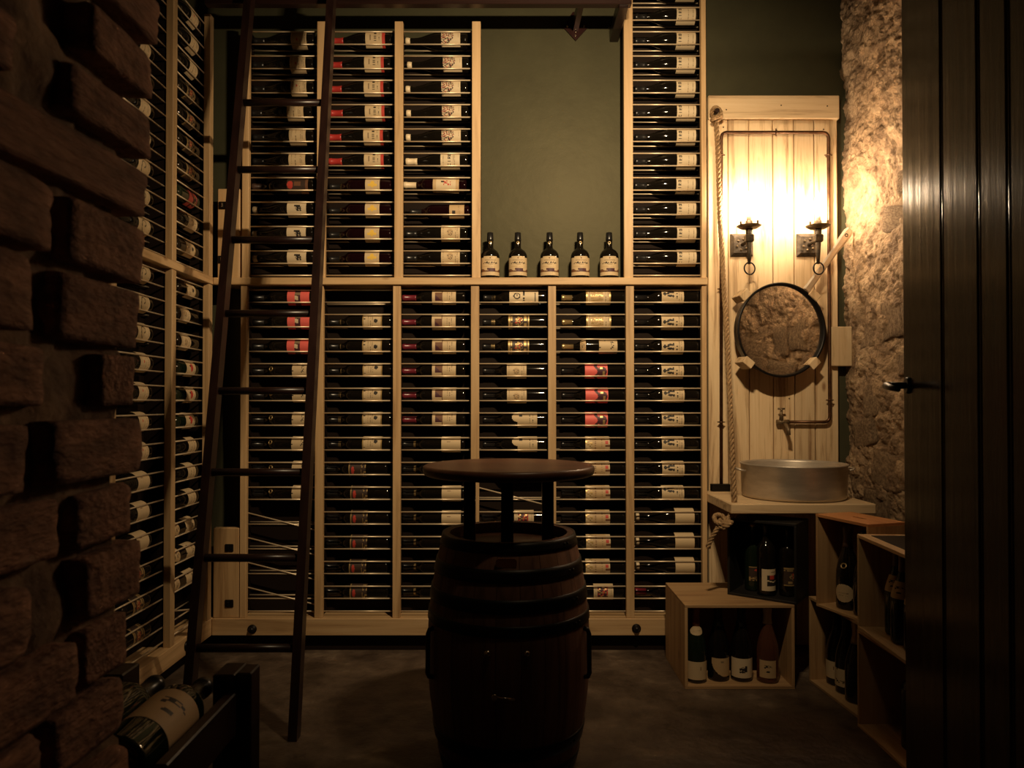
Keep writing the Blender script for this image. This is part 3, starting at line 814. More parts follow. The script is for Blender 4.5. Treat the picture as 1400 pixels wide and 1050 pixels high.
# upper columns, listed from the top row down
UPC = [('third column from green alcove', 430.5, ['crest', 'crest', 'crest', 'cream', 'cream', 'cream', 'medal', 'kinder', 'kinder', 'kinder'], [0, -1.5, 0, -3, 0, 0, 0, 0, 0, 0]),
       ('second column from green alcove', 536.0, ['redstrip'] * 6 + ['yellow'] * 4, [0, -1.5, -2, -1, -2.5, -2, 0, 0, -.5, -.5]),
       ('column beside green alcove', 640.0, ['tree'] * 5 + ['ciro2', 'redscene', 'box', 'tan', 'tan'], [-.5, 2.0, 0, 0.5, 0, 0, -2, 2.5, 0, 0])]
for cname, bp, kinds, off in UPC:
    for r, kd in enumerate(kinds):
        n = 10 - r
        roll = {'crest': -.25, 'cream': -.2, 'tree': .15, 'ciro2': -.1, 'medal': 0}.get(kd, 0.0) + rj.uniform(-.1, .1)
        if kd in ('crest', 'cream') and r in (2, 3): roll += .25
        back_bottle(kd, bp + off[r], up_z(2 * n - 1), ORD[n] + ' row above shelf, ' + cname, 'bottles in the upper rack columns behind the ladder', roll, 0.4,
                    0.028 if kd == 'redscene' else 0.0)
for n in range(1, 13):
    back_bottle('ciro', 954.0, up_z(2 * n - 1), ORD[n] + ' row above shelf, tall column by plank panel', 'bottles in the tall rack column', rj.uniform(-.3, -.05), 0.6)
LOWC = [('sixth column from plank panel', 432.0, ['pink'] * 3 + ['swirl'] * 6 + [None] * 4),
        ('fifth column from plank panel', 536.5, [None] + ['shield'] * 6 + ['darkred'] * 6),
        ('fourth column from plank panel', 636.5, ['picture'] * 6 + ['plainring'] * 4 + ['darkring'] * 2 + ['plainring']),
        ('third column from plank panel', 747.0, ['G', 'ornate', 'ornate', 'oval', 'oval', 'notch', 'notch', 'notch', None, 'scene', None, None, None]),
        ('second column from plank panel', 854.0, ['gilt', 'gilt', 'hand', 'cat', 'cat', 'cat'] + ['tuscan'] * 6 + ['scene']),
        ('first column from plank panel', 954.4, ['figures'] * 9 + ['plain'] * 3 + ['redcap'])]
for cname, bp, kinds in LOWC:
    for r, kd in enumerate(kinds):
        if kd is None: continue
        roll = rj.uniform(-.08, .16)
        if kd in ('swirl', 'shield', 'picture') and r > 2: roll = .35 + rj.uniform(-.1, .1)
        if kd == 'figures': roll = [.35, -.1, -.1, -.05, .25, .25, .3, .2, .6][r]
        if kd == 'plain': roll = .45
        if kd == 'tuscan': roll = .3
        dx = {'scene': -1.5, 'hand': 0.0, 'ornate': -.5, 'darkred': -4 + rj.uniform(-1.5, 1.5)}.get(kd, 0)
        back_bottle(kd, bp + dx, low_z(2 * r + 1), ORD[r + 1] + ' row below shelf, ' + cname, 'bottles in the long lower rack', roll, 0.5)
# the side wall rack
LB_UP = ['crest', 'cream', 'cream', 'dark', 'dark', 'dark', 'dark', 'rosy', 'tan', 'shield']
LA_UP = ['spiral', 'cream', 'cream', 'cream', 'cream', 'cream', 'cream', 'spiral', 'spiral', 'spiral']
LB_LO = ['shield', 'oval', 'oval', 'grape', 'grape', 'grape', 'cream', 'cream', 'cream', 'hand', 'hand', 'hand', None]
LA_LO = ['spiral', 'spiral', 'spiral', 'crest', 'crest', 'crest', 'crest', 'plain', 'plain', 'plain', 'dark', 'dark', 'dark']
for cname, ab, up, lo in (('rack column in corner', 3.3575, LB_UP, LB_LO), ('rack column by brick jamb', 2.925, LA_UP, LA_LO)):
    for r, kd in enumerate(up):
        n = 10 - r
        lying(LF, kd, ab + rj.uniform(-.005, .005), up_z(2 * n - 1), ORD[n] + ' row above shelf, ' + cname, 'bottles in the side wall rack', rj.uniform(-.15, .1))
    for r, kd in enumerate(lo):
        if kd: lying(LF, kd, ab + rj.uniform(-.005, .005), low_z(2 * r + 1), ORD[r + 1] + ' row below shelf, ' + cname, 'bottles in the side wall rack', rj.uniform(-.05, .3))
# five bottles standing on the shelf
PORT_Y = D + 0.055
for k, px in enumerate((670.2, 708.0, 751.5, 793.3, 833.0)):
    M = Matrix.Translation((atx(px, PORT_Y), PORT_Y, SH_T + 0.0005)) @ Matrix.Rotation(rj.uniform(-.08, .08), 4, 'Z')
    nm = ['next to the upper rack post', 'second from the upper rack', 'at the middle of the alcove', 'second from the tall rack', 'next to the tall rack post'][k]
    t = bottle('port', M, 'squat black bottle with cream script label, ' + nm, 'squat bottles on the alcove shelf', GLASS, ('black', .036), d_port, (.014, .104), 1.22)
    mm = link('neck_seal', med_me, t); mm.scale = (0.62, 0.62, 0.62)
    mm.location = (0, -prof_r(PROF['port'], .172) - 0.0008, .172)

# ------------------------------------------------------------------ ladder and its rail
RAIL_Y = 3.262
RAIL_B = atz(5.0, RAIL_Y - 0.02)
lk = 0.222
lad = thing('ladder', 'tall dark stained wooden ladder leaning on the ceiling rail', 'ladder', (-0.94, 2.55, 0))
def lad_y(z): return 2.55 + lk * z
ZT = 3.12
for xb, xt in ((-1.121, -1.143), (-0.748, -0.786)):
    w2 = 0.0155; d2 = 0.025
    vs = []
    for z, x in ((0.0, xb), (ZT, xb + (xt - xb) * ZT / 2.9)):
        y = lad_y(z)
        vs += [(x - w2, y - d2, z), (x + w2, y - d2, z), (x + w2, y + d2, z), (x - w2, y + d2, z)]
    MB().add(vs, [(0, 3, 2, 1), (4, 5, 6, 7), (0, 1, 5, 4), (1, 2, 6, 5), (2, 3, 7, 6), (3, 0, 4, 7)]).build('side_rail', DARKW[2], lad)
for k in range(8):
    z = 0.2885 + 0.3035 * k
    x0 = -1.121 - 0.022 * z / 2.9; x1 = -0.748 - 0.038 * z / 2.9
    MB().cyl((x0 + 0.01, lad_y(z), z), (x1 - 0.01, lad_y(z), z), 0.0145, seg=14).build('rung', DARKW[0], lad)
for xt in (-1.1445, -0.788):   # hooks over the rail
    rt = RAIL_B + 0.048 + 0.0066
    MB().tube([(xt, lad_y(2.66) + 0.026, 2.66), (xt, lad_y(2.76) + 0.028, 2.76), (xt, RAIL_Y - 0.027, RAIL_B - 0.01), (xt, RAIL_Y - 0.0268, rt - 0.012), (xt, RAIL_Y - 0.018, rt), (xt, RAIL_Y + 0.018, rt), (xt, RAIL_Y + 0.0268, rt - 0.012), (xt, RAIL_Y + 0.027, rt - 0.045)], 0.007, 8).build('hook', BLACKM, lad)
rail = thing('ladder_rail', 'dark red-brown ladder rail on brackets across the rack tops', 'rail', (-0.4, RAIL_Y, RAIL_B))
xr = atx(864, RAIL_Y)
MB().box((-1.36, RAIL_Y - 0.02, RAIL_B), (xr, RAIL_Y + 0.02, RAIL_B + 0.048), 0, 0.003).build('bar', DARKW[0], rail)
# end bracket reaching back to the wall
MB().box((xr - 0.056, RAIL_Y - 0.01, RAIL_B - 0.012), (xr - 0.014, WALL_Y - 0.001, RAIL_B + 0.050), 0, 0.003).build('end_bracket', DARKW[1], rail)
MB().box((xr - 0.064, WALL_Y - 0.018, atz(40, WALL_Y)), (xr - 0.012, WALL_Y - 0.0005, RAIL_B + 0.07), 0, 0.003).build('end_plate', DARKW[2], rail)
for pxc in (787.0,):
    c = at(pxc, 37.5, WALL_Y - 0.01)
    Mx = Matrix.Translation((c.x, WALL_Y - 0.001, c.z)) @ Matrix.Rotation(PI / 2, 4, 'X')
    pl = MB().prism([(0, -0.064), (0.062, 0.004), (0.036, 0.040), (0.014, 0.075), (-0.014, 0.075), (-0.036, 0.040), (-0.062, 0.004)], 0.010, Mx).build('bracket_plate', REDM, rail)
    Ma = Matrix.Translation((c.x, WALL_Y - 0.009, c.z)) @ Matrix.Rotation(PI / 2, 4, 'X')
    MB().add([(c.x - 0.012, WALL_Y - 0.010, c.z - 0.018), (c.x + 0.012, WALL_Y - 0.010, c.z - 0.018), (c.x + 0.012, WALL_Y - 0.010, c.z + 0.05), (c.x - 0.012, WALL_Y - 0.010, c.z + 0.05),
              (c.x - 0.012, RAIL_Y + 0.015, RAIL_B + 0.004), (c.x + 0.012, RAIL_Y + 0.015, RAIL_B + 0.004), (c.x + 0.012, RAIL_Y + 0.015, RAIL_B + 0.044), (c.x - 0.012, RAIL_Y + 0.015, RAIL_B + 0.044)],
             [(0, 1, 2, 3), (7, 6, 5, 4), (0, 4, 5, 1), (1, 5, 6, 2), (2, 6, 7, 3), (3, 7, 4, 0)]).build('bracket_arm', REDM, rail)
    for dx, dz in ((-0.040, 0.004), (0.040, 0.004), (0, -0.042), (0, -0.024)):
        p = Vector((c.x + dx, WALL_Y - 0.011, c.z + dz))
        MB().lathe([(0.006, 0), (0.005, 0.003), (0.001, 0.005)], 10, 0, Matrix.Translation(p) @ Matrix.Rotation(PI / 2, 4, 'X')).build('rivet', STEELP, pl)

# ------------------------------------------------------------------ plank panel
PY = WALL_Y - 0.036        # face of the planks
pan = thing('plank_panel', 'pale upright plank panel with a top board against the green wall', 'panel', (atx(1057, PY), WALL_Y - 0.02, 0))
seams = [968.5, 996.5, 1025, 1058, 1087, 1115, 1147]
ztop = atz(161, PY); PLK = []
for a, b in zip(seams, seams[1:]):
    PLK.append(MB().box((atx(a, PY) + 0.0020, PY + random.uniform(0, .002), 0.0), (atx(b, PY) - 0.0020, WALL_Y - 0.003, ztop), 0, 0.003).build('plank', PLANK[2], pan))
tbd = MB().box((atx(968.5, PY), PY - 0.016, atz(162.5, PY - .016)), (atx(1148, PY), WALL_Y - 0.003, atz(130, PY - .016)), 0, 0.004).build('top_board', PLANK[0], pan)
for px, py in ((993, 150), (1068, 144), (1131, 145), (989, 174), (1126, 177), (1079, 545), (1149, 612)):
    if py < 162: y = PY - 0.016
    else: y = PY
    c = at(px, py, y); 
    if px > 1147: continue
    MB().lathe([(0.0035, -0.001), (0.0032, 0.0012)], 8, 0, Matrix.Translation((c.x, y, c.z)) @ Matrix.Rotation(PI / 2, 4, 'X')).build('nail', BLACKM, tbd if py < 162 else PLK[max(k for k in range(6) if seams[k] < px)])
c0, c1 = at(1137.5, 500.5, PY - 0.03), at(1165, 446.5, PY - 0.03)
tag(MB().box((c0.x, PY - 0.030, c0.z), (c1.x, PY - 0.002, c1.z), 0, 0.003).build('wood_block', PLANK[2]), 'pale wooden block nailed over the edge of the plank panel', 'block')

# copper water pipe with tap
PPY = PY - 0.024; PR = 0.0078
pipe = thing('copper_pipe', 'aged copper water pipe running round the plank panel to a tap', 'pipe', (atx(1060, PPY), PPY, 0.74))
def bend(p, q, r, n=6): # rounded corner between directions handled by caller
    return [p + (q - p) * (k / n) for k in range(n + 1)]
def rounded(pts, rad=0.03, n=6):
    out = [pts[0]]
    for a, b, c in zip(pts, pts[1:], pts[2:]):
        p = b + (a - b).normalized() * rad; q = b + (c - b).normalized() * rad
        for k in range(n + 1):
            t = k / n; out.append(p * (1 - t) ** 2 + b * 2 * t * (1 - t) + q * t * t)
    out.append(pts[-1]); return out
main = [at(986, 664, PPY), at(986, 181, PPY), at(1132.5, 181, PPY), at(1134.5, 577, PPY), at(1074, 577, PPY)]
MB().tube(rounded(main), PR, 12).build('tube', COPPER, pipe)
for px, py, horiz in ((1061, 181, 1), (986, 212, 0), (1132.5, 212, 0), (1134.5, 547, 0), (986, 577, 0), (986, 395, 0)):
    c = at(px, py, PPY)
    m = MB().torus(c, PR + 0.003, 0.003, (1, 0, 0) if horiz else (0, 0, 1), 14, 6)
    d = Vector((0, 0, .018)) if horiz else Vector((.018, 0, 0))
    m.cyl(c - d, c + d, 0.003, seg=6); m.cyl(c, Vector((c.x, PY, c.z)), 0.004, seg=6)
    m.build('pipe_clip', COPPER, pipe)
tp = at(1070, 577, PPY)
tap = MB().cyl(tp + Vector((0.030, 0, 0)), tp + Vector((-0.028, 0, 0)), 0.0115, 0.0115, 12)
tap.cyl(tp + Vector((-.008, -0.0, 0.0)), tp + Vector((-.010, -0.012, 0.052)), 0.010, 0.006, 10)
thd = MB().cyl(tp + Vector((-.010, -0.012, 0.050)), tp + Vector((-.010, -0.012, 0.062)), 0.006, seg=8)
thd.cyl(tp + Vector((-.026, -.012, 0.063)), tp + Vector((0.006, -.012, 0.063)), 0.0045, seg=8)
tap.tube([tp + Vector((.004, -.002, -.004)), tp + Vector((.006, -.030, -.014)), tp + Vector((.008, -.05, -.034)), tp + Vector((.008, -.054, -.060))], 0.0095, 10)
tpo = tap.build('tap', BRONZE, pipe)
thd.build('tap_handle', BRONZE, tpo)
b0 = at(972, 674, PPY)
MB().box((b0.x, PPY - 0.016, 0.737), (b0.x + 0.088, PPY + 0.016, at(986, 661.5, PPY).z), 0, 0.002).build('foot_block', BLACKM, pipe)

# ------------------------------------------------------------------ wash shelf, basin, rope
SHZ = 0.7355
y_f = 3.06
washshelf = tag(MB().box((0.9072, y_f, SHZ - 0.042), (1.507, PY - 0.001, SHZ), 0, 0.004).build('wash_shelf', PLANK[0]), 'thick pine wash shelf hung by a rope under the plank panel', 'shelf')
BC = Vector((atx(1084, 3.29), 3.29, SHZ + 0.0005)); BR = 0.226
basin = thing('wash_basin', 'round worn aluminium pan used as wash basin on the rope-hung shelf', 'basin', BC)
prof = [(BR * 0.90, 0.0), (BR * 0.955, 0.004), (BR * 0.972, 0.016), (BR * 0.99, 0.142), (BR * 1.006, 0.146), (BR * 1.006, 0.151), (BR * 0.985, 0.151), (BR * 0.968, 0.140), (BR * 0.95, 0.018), (BR * 0.93, 0.008), (0.02, 0.007)]
MB().lathe(prof, 56, 0).build('bowl', ALU, basin, True)
for s in (-1, 1):
    pts = [(s * BR * 0.99, -0.040, 0.118), (s * (BR + 0.022), -0.040, 0.124), (s * (BR + 0.036), -0.022, 0.128), (s * (BR + 0.036), 0.022, 0.128), (s * (BR + 0.022), 0.040, 0.124), (s * BR * 0.99, 0.040, 0.118)]
    MB().tube(pts, 0.0055, 8).build('handle', ALU, basin, True)
# rope from the ring on the panel to the shelf corner
RY0, RY1 = PY - 0.045, 3.105
ctrl = [at(979.5, 168, RY0), at(981.5, 205, RY0 - .02), at(984.5, 300, 3.43), at(990, 400, 3.36), at(995, 485, 3.29), at(1000, 600, 3.18), Vector((atx(1003.5, RY1), RY1, SHZ + 0.001)), Vector((atx(1003.5, RY1) - .002, RY1, SHZ - 0.06))]
def resample(cp, n):
    out = []
    m = len(cp) - 1
    for k in range(n + 1):
        t = k / n * m; i = min(int(t), m - 1); f = t - i
        p0 = cp[max(i - 1, 0)]; p1 = cp[i]; p2 = cp[i + 1]; p3 = cp[min(i + 2, m)]
        out.append(0.5 * ((2 * p1) + (p2 - p0) * f + (2 * p0 - 5 * p1 + 4 * p2 - p3) * f * f + (3 * p1 - p0 - 3 * p2 + p3) * f ** 3))
    return out
rope = thing('rope', 'thick twisted hemp rope hanging from the plank panel to the wash shelf', 'rope', (ctrl[-1].x, ctrl[-1].y, SHZ))
def twisted(mb, path, R=0.0066, r=0.0058, pitch=0.068):
    L = 0.0; prev = None; ang = []
    for p in path:
        if prev is not None: L += (p - prev).length
        ang.append(L / pitch * 2 * PI); prev = p
    for s in range(3):
        pts = []
        for i, p in enumerate(path):
            t = (path[min(i + 1, len(path) - 1)] - path[max(i - 1, 0)]).normalized()
            a = t.cross(Vector((0, 1, 0.1))).normalized(); b = t.cross(a)
            an = ang[i] + s * 2 * PI / 3
            pts.append(p + a * (R * math.cos(an)) + b * (R * math.sin(an)))
        mb.tube(pts, r, 6)
mb = MB(); twisted(mb, resample(ctrl, 260)); mb.build('strand', ROPE, rope)
k0 = at(979.5, 154, RY0)
mb = MB()
twisted(mb, [k0 + Vector((0.022 * math.cos(a), 0.006 * math.sin(2 * a), 0.024 * math.sin(a))) for a in [2 * PI * i / 40 for i in range(41)]], .005, .0052, .045)
twisted(mb, [k0 + Vector((0.021 * math.cos(a), -0.014 * math.sin(a), -0.030 + 0.008 * math.sin(a + 1))) for a in [2 * PI * i / 40 for i in range(41)]], .005, .0052, .045)
mb.build('ring_knot', ROPE, rope)
MB().cyl((k0.x, PY - 0.016, k0.z + .004), (k0.x, RY0 - 0.02, k0.z + .004), 0.010, seg=12).build('peg', DARKW[1], rope)
k1 = ctrl[-1] + Vector((-0.050, -0.01, -0.022))
mb = MB()
for q in range(3):
    c = k1 + Vector((0.012 * (q - 1), -0.004 * q, -0.013 * (q - 1)))
    twisted(mb, [c + Vector((0.022 * math.cos(a), 0.024 * math.sin(a), 0.016 * math.sin(a + q))) for a in [2 * PI * i / 36 for i in range(37)]], .005, .0055, .045)
twisted(mb, resample([ctrl[-1] + Vector((0, 0, .03)), ctrl[-1] + Vector((-.02, 0, 0)), k1], 24), .0055, .0055, .05)
twisted(mb, resample([k1 + Vector((-.008, -.012, 0)), k1 + Vector((-.035, -.016, -.035)), k1 + Vector((-.06, -.012, -.085)), k1 + Vector((-.064, -.01, -.105))], 36), .0055, .0055, .05)
mb.build('knot', ROPE, rope)

# ------------------------------------------------------------------ round pan mirror
MY = PY - 0.078
mc = at(1067, 452, MY); MR = 64.5 / FPX * MY
mir = thing('pan_mirror', 'round mirror set in a frying pan with steel handle, held by wooden wedges', 'mirror', (mc.x, PY - 0.01, mc.z))
Mm = Matrix.Translation((mc.x, PY - 0.004, mc.z)) @ Matrix.Rotation(PI / 2, 4, 'X')     # lathe axis points to the room
MB().lathe([(MR * 0.86, 0.0), (MR * 0.93, 0.008), (MR * 0.985, 0.070), (MR * 1.0, 0.074), (MR * 1.0, 0.078), (MR * 0.955, 0.078), (MR * 0.945, 0.066), (MR * 0.94, 0.058), (0.01, 0.057)], 64, 0, Mm).build('pan', BLACKM, mir)
MB().torus((mc.x, MY + 0.001, mc.z), MR * 0.98, 0.0042, (0, -1, 0), 72, 8).build('rim', STEELP, mir)
MB().lathe([(MR * 0.938, 0.0585), (MR * 0.938, 0.0600)], 64, 0, Mm).build('mirror_glass', MIRROR, mir)
for px, py, ang in ((1013.5, 406, 0.75), (1114, 404, -0.7), (1018, 496.5, -0.65), (1114, 497, 0.75)):
    c = at(px, py, MY)
    M = Matrix.Translation((c.x, MY + 0.024, c.z)) @ Matrix.Rotation(-ang, 4, 'Y')
    b = MB().box((-0.026, -0.036, -0.018), (0.026, 0.049, 0.018), 0, 0.002)
    b.v = [tuple(M @ Vector(p)) for p in b.v]
    b.build('wedge', PLANK[2], mir)
h0, h1 = at(1103, 397.5, MY - .004), at(1167, 312, MY - .02)
ax_ = (h1 - h0).normalized(); sd = ax_.cross(Vector((0, 1, 0))).normalized(); L_h = (h1 - h0).length
hb = MB()
prof_h = [(0.0, .0200), (0.10, .0175), (0.42, .0160), (0.66, .0170), (0.82, .0225), (0.95, .0235), (1.0, .016)]
vs = []
for t, wd in prof_h:
    p = h0 + ax_ * (t * L_h)
    for sx, dy in ((-1, 0.0), (-.55, -.005), (.55, -.005), (1, 0.0), (.55, .005), (-.55, .005)): vs.append(p + sd * (sx * wd) + Vector((0, dy, 0)))
fs = []
for i in range(len(prof_h) - 1):
    for k in range(6): fs.append((i * 6 + k, i * 6 + (k + 1) % 6, (i + 1) * 6 + (k + 1) % 6, (i + 1) * 6 + k))
fs += [tuple(range(5, -1, -1)), tuple(range((len(prof_h) - 1) * 6, len(prof_h) * 6))]
hnd = hb.add(vs, fs, 0, False).build('handle', plain('brushed_steel', (0.62, 0.52, 0.40), 0.34, 0.6), mir)
hp = h0 + ax_ * (L_h * 0.90)
MB().torus(hp + Vector((0, -.0055, 0)), 0.007, 0.0018, (0, -1, 0), 16, 6).build('hang_hole', BLACKM, hnd)
mir.location.y -= 0.030; mir.location.x -= 0.0150; mir.rotation_euler.z = math.radians(9.0)

# ------------------------------------------------------------------ two torch sconces
LY = 3.398
def sconce(pxh, pxplate, label):
    base_ = at(pxplate, 335.5, PY)
    t = thing('wall_sconce', label, 'wall lamp', (base_.x, PY, base_.z), group='forged candle sconces on the plank panel')
    h = 0.054
    pl = MB()
    vs = [(base_.x - h, PY - 0.0005, base_.z - h), (base_.x + h, PY - 0.0005, base_.z - h), (base_.x + h, PY - 0.0005, base_.z + h), (base_.x - h, PY - 0.0005, base_.z + h)]
    i_ = h * 0.72
    vs += [(base_.x - h, PY - 0.006, base_.z - h), (base_.x + h, PY - 0.006, base_.z - h), (base_.x + h, PY - 0.006, base_.z + h), (base_.x - h, PY - 0.006, base_.z + h)]
    vs += [(base_.x - i_, PY - 0.016, base_.z - i_), (base_.x + i_, PY - 0.016, base_.z - i_), (base_.x + i_, PY - 0.016, base_.z + i_), (base_.x - i_, PY - 0.016, base_.z + i_)]
    pl.add(vs, [(0, 1, 5, 4), (1, 2, 6, 5), (2, 3, 7, 6), (3, 0, 4, 7), (4, 5, 9, 8), (5, 6, 10, 9), (6, 7, 11, 10), (7, 4, 8, 11), (8, 9, 10, 11), (3, 2, 1, 0)])
    bpl = pl.build('back_plate', IRON, t)
    for k in range(6):
        a = k * PI / 3 + .3
        p = Vector((base_.x + 0.026 * math.cos(a), PY - 0.0155, base_.z + 0.026 * math.sin(a)))
        MB().lathe([(0.006, 0), (0.0055, 0.004), (0.002, 0.006)], 10, 0, Matrix.Translation(p) @ Matrix.Rotation(PI / 2, 4, 'X')).build('stud', BRONZE, bpl)
    x = atx(pxh, LY); Z = lambda py: atz(py, LY)
    MB().tube([Vector((base_.x, PY - 0.014, base_.z)), Vector((base_.x + .01, PY - 0.06, base_.z + .006)), Vector((x, LY, Z(328)))], [0.009, 0.007, 0.008], 10).build('arm', IRON, t)
    MB().lathe([(0.0065, Z(361)), (0.0105, Z(345)), (0.015, Z(322)), (0.0165, Z(308))], 14, 0, Matrix.Translation((x, LY, 0))).build('torch_stem', IRON, t)
    MB().box((x - 0.0185, LY - 0.0185, Z(331)), (x + 0.0185, LY + 0.0185, Z(321)), 0, 0.003).build('collar', IRON, t)
    zd = Z(312)
    dpn = MB().lathe([(0.010, zd - .004), (0.038, zd - 0.001), (0.0545, zd + .009), (0.055, zd + .012), (0.038, zd + .003), (0.012, zd)], 36, 0, Matrix.Translation((x, LY, 0))).build('drip_pan', BRONZE, t)
    for k in range(4):
        a = k * PI / 2 + 0.5
        px_, py_ = x + .052 * math.cos(a), LY + .052 * math.sin(a)
        MB().box((px_ - .004, py_ - .004, zd + .008), (px_ + .004, py_ + .004, zd + .026), 0, .001).build('prong', BRONZE, dpn)
    MB().lathe([(0.0165, zd), (0.0165, zd + .034), (0.0132, zd + .034), (0.0132, zd + .004)], 20, 0, Matrix.Translation((x, LY, 0))).build('cup', BRONZE, t)
    MB().lathe([(0.0120, zd + .004), (0.0120, Z(289))], 16, 0, Matrix.Translation((x, LY, 0))).build('candle_sleeve', CREAMW, t)
    zb = Z(289)
    MB().lathe([(0.0085, zb), (0.0150, zb + .018), (0.0165, zb + .034), (0.0130, zb + .056), (0.006, zb + .078), (0.001, zb + .092)], 16, 0, Matrix.Translation((x, LY, 0))).build('bulb', BULB, t)
    MB().torus((x + .002, LY, Z(367)), 0.0275, 0.0034, (0.25, -1, 0), 28, 8).build('ring', BLACKM, t)
sconce(1025, 1013.5, 'forged iron torch sconce with lit bulb, on the rope side of the panel')
sconce(1119.5, 1104, 'forged iron torch sconce with lit bulb, above the mirror handle')

# ------------------------------------------------------------------ crates and their bottles
def crate(label, corner, ang, wdt, hgt, dep, z0, mats, thick=0.011, name='wine_crate', top_inlay=False, slot=False, top_mat=None):
    """corner = front-left bottom corner; local x along the open front, local y into the crate"""
    t = thing(name, label, 'crate', (corner[0], corner[1], z0), ang)
    MX, MYm, MZ = mats
    e = thick
    MB().box((0, 0, 0), (wdt, dep, e), 0, .001).build('bottom_panel', MX, t, True)
    MB().box((0, 0, e), (e, dep, hgt - e), 0, .001).build('side_panel', MZ, t, True)
    MB().box((wdt - e, 0, e), (wdt, dep, hgt - e), 0, .001).build('side_panel', MZ, t, True)
    MB().box((e, dep - 0.008, e), (wdt - e, dep, hgt - e)).build('back_panel', MX, t, True)
    tm = MB()
    if slot:        # board with an oval hand hole cut through
        cx, cy, n = wdt / 2, dep / 2, 24; inn = []; out = []
        for k in range(n):
            q = 2 * PI * k / n; c_, s_ = math.cos(q), math.sin(q); m_ = max(abs(c_), abs(s_))
            inn.append((cx + .035 * c_, cy + .010 * s_)); out.append((cx + cx * c_ / m_, cy + cy * s_ / m_))
        vs = [(x, y, z) for z in (hgt - e, hgt) for ring in (inn, out) for x, y in ring]; fs = []
        for k in range(n):
            l = (k + 1) % n
            fs += [(2*n+k, 3*n+k, 3*n+l, 2*n+l), (k, l, n+l, n+k), (k, 2*n+k, 2*n+l, l), (n+k, n+l, 3*n+l, 3*n+k)]
        tm.add(vs, fs)
    else: tm.box((0, 0, hgt - e), (wdt, dep, hgt), 0, .001)
    tpn = tm.build('top_panel', top_mat or MX, t, True)
    if top_inlay: MB().box((.035, .035, hgt - .001), (wdt - .035, dep - .035, hgt + .0015)).build('slate_inlay', BLACKM, tpn, True)  # thin flat black sheet on the top panel, inside a wooden border
    return t
def upright(shape, pos, label, group, ang=0.0, name='wine_bottle', s=1.0, **kw):
    M = Matrix.Translation(pos) @ Matrix.Rotation(ang, 4, 'Z') @ Matrix.Scale(s, 4)
    return bottle(shape, M, label, group, name=name, **kw)
def inside(t, lx, ly, z): # local crate coordinates to world
    a = t.rotation_euler.z
    return Vector((t.location.x + lx * math.cos(a) - ly * math.sin(a), t.location.y + lx * math.sin(a) + ly * math.cos(a), t.location.z + z))
F = at(933, 939, 2.99)
c1 = crate('open pale wooden crate on the floor holding four standing bottles', (0.697, 2.99), 0.0, 0.443, 0.338, 0.375, 0.0, (CRATE[0], CRATE[1], CRATE[2]), 0.012)
gp = 'bottles in the floor crate'
upright('ch', inside(c1, .060, .065, .0125), 'champagne bottle with pale label and copper foil, at the crate side wall', gp, -.1, s=.98, glass=GLASS_G, cap=('foil', .085), design=d_plain, lz=(.016, .090), extra='champ')
upright('ch', inside(c1, .158, .085, .0125), 'black bottle with crescent-cut label, next to the copper-foil champagne', gp, .25, s=.98, cap=('black', .09), design=d_crescent, lz=(.022, .098))
upright('ch', inside(c1, .252, .080, .0125), 'black bottle with picture label, next to the rose bottle', gp, -.1, s=.98, cap=('black', .09), design=d_kinder, lz=(.018, .098))
upright('ch', inside(c1, .354, .062, .0125), 'clear rose wine bottle with silver foil in the floor crate', gp, -.3, s=.98, glass=ROSE, cap=('cream', .075), design=d_scribble, lz=(.024, .096), half=.8)
# black crate standing on it
c2 = crate('small black crate with three bottles standing on the pale floor crate', (0.917, 3.155), -0.63, 0.285, 0.325, 0.185, 0.3385, (BLACKCRATE,) * 3, 0.010)
gp = 'bottles in the black crate'
upright('half', inside(c2, .075, .105, .0105), 'slim dark bottle with faded label in the black crate', gp, 0.5, glass=GLASS_G, cap=('gold', .012), design=d_darkred, lz=(.045, .105))
upright('bx', inside(c2, .145, .060, .0105), 'bottle with white label and striped picture in the black crate', gp, 0.5, design=d_bars, lz=(.022, .112), cap=('black', .05))
upright('half', inside(c2, .222, .100, .0105), 'slim black bottle with gilt scribble in the black crate', gp, 0.5, cap=('black', .05), design=d_darkornate, lz=(.045, .120))
# crates along the rubble wall
AR = -PI / 2
c3 = crate('low wooden crate of dark bottles against the rubble wall, under the tilted crate', (1.231, 3.075), AR + 0.09, 0.395, 0.352, 0.30, 0.0, (CRATE[0], CRATE[1], CRATE[2]))
gp = 'dark bottles in the low crates'
for k, (lx, ly, dsg, nm) in enumerate(((.060, .09, d_plain, 'pale-labelled dark bottle nearest the back wall in the low crate'), (.149, .080, d_hand, 'hand-labelled dark bottle, second from the back wall in low crate'),
                                       (.238, .070, None, 'unlabelled dark bottle, third from the back wall in low crate'), (.327, .085, None, 'unlabelled dark bottle at the near end of low crate'))):
    upright('ch', inside(c3, lx, ly, .0115), nm, gp, AR + .5, s=0.98, cap=('gold' if k == 2 else 'black', .09), design=dsg, lz=(.03, .10))
c4 = crate('large low wooden crate by the door against the rubble wall', (1.233, 2.650), AR, 0.455, 0.345, 0.32, 0.0, (CRATE[0], CRATE[1], CRATE[2]))
upright('mag', inside(c4, .20, .10, .0115), 'large unlabelled black bottle in the low crate by the door', gp, AR + .5, s=0.82, cap=('black', .07))
c5 = crate('tilted upright orange wooden crate with slotted handle and two bottles', (1.200, 2.925), AR + 0.31, 0.272, 0.362, 0.175, 0.353, (CRATE[0], CRATE[1], CRATE[2]), 0.010, slot=True,
           top_mat=wood('crate_orange', 0, (0.38, 0.15, 0.05), (0.52, 0.23, 0.085), (0.60, 0.29, 0.12), rough=0.6))
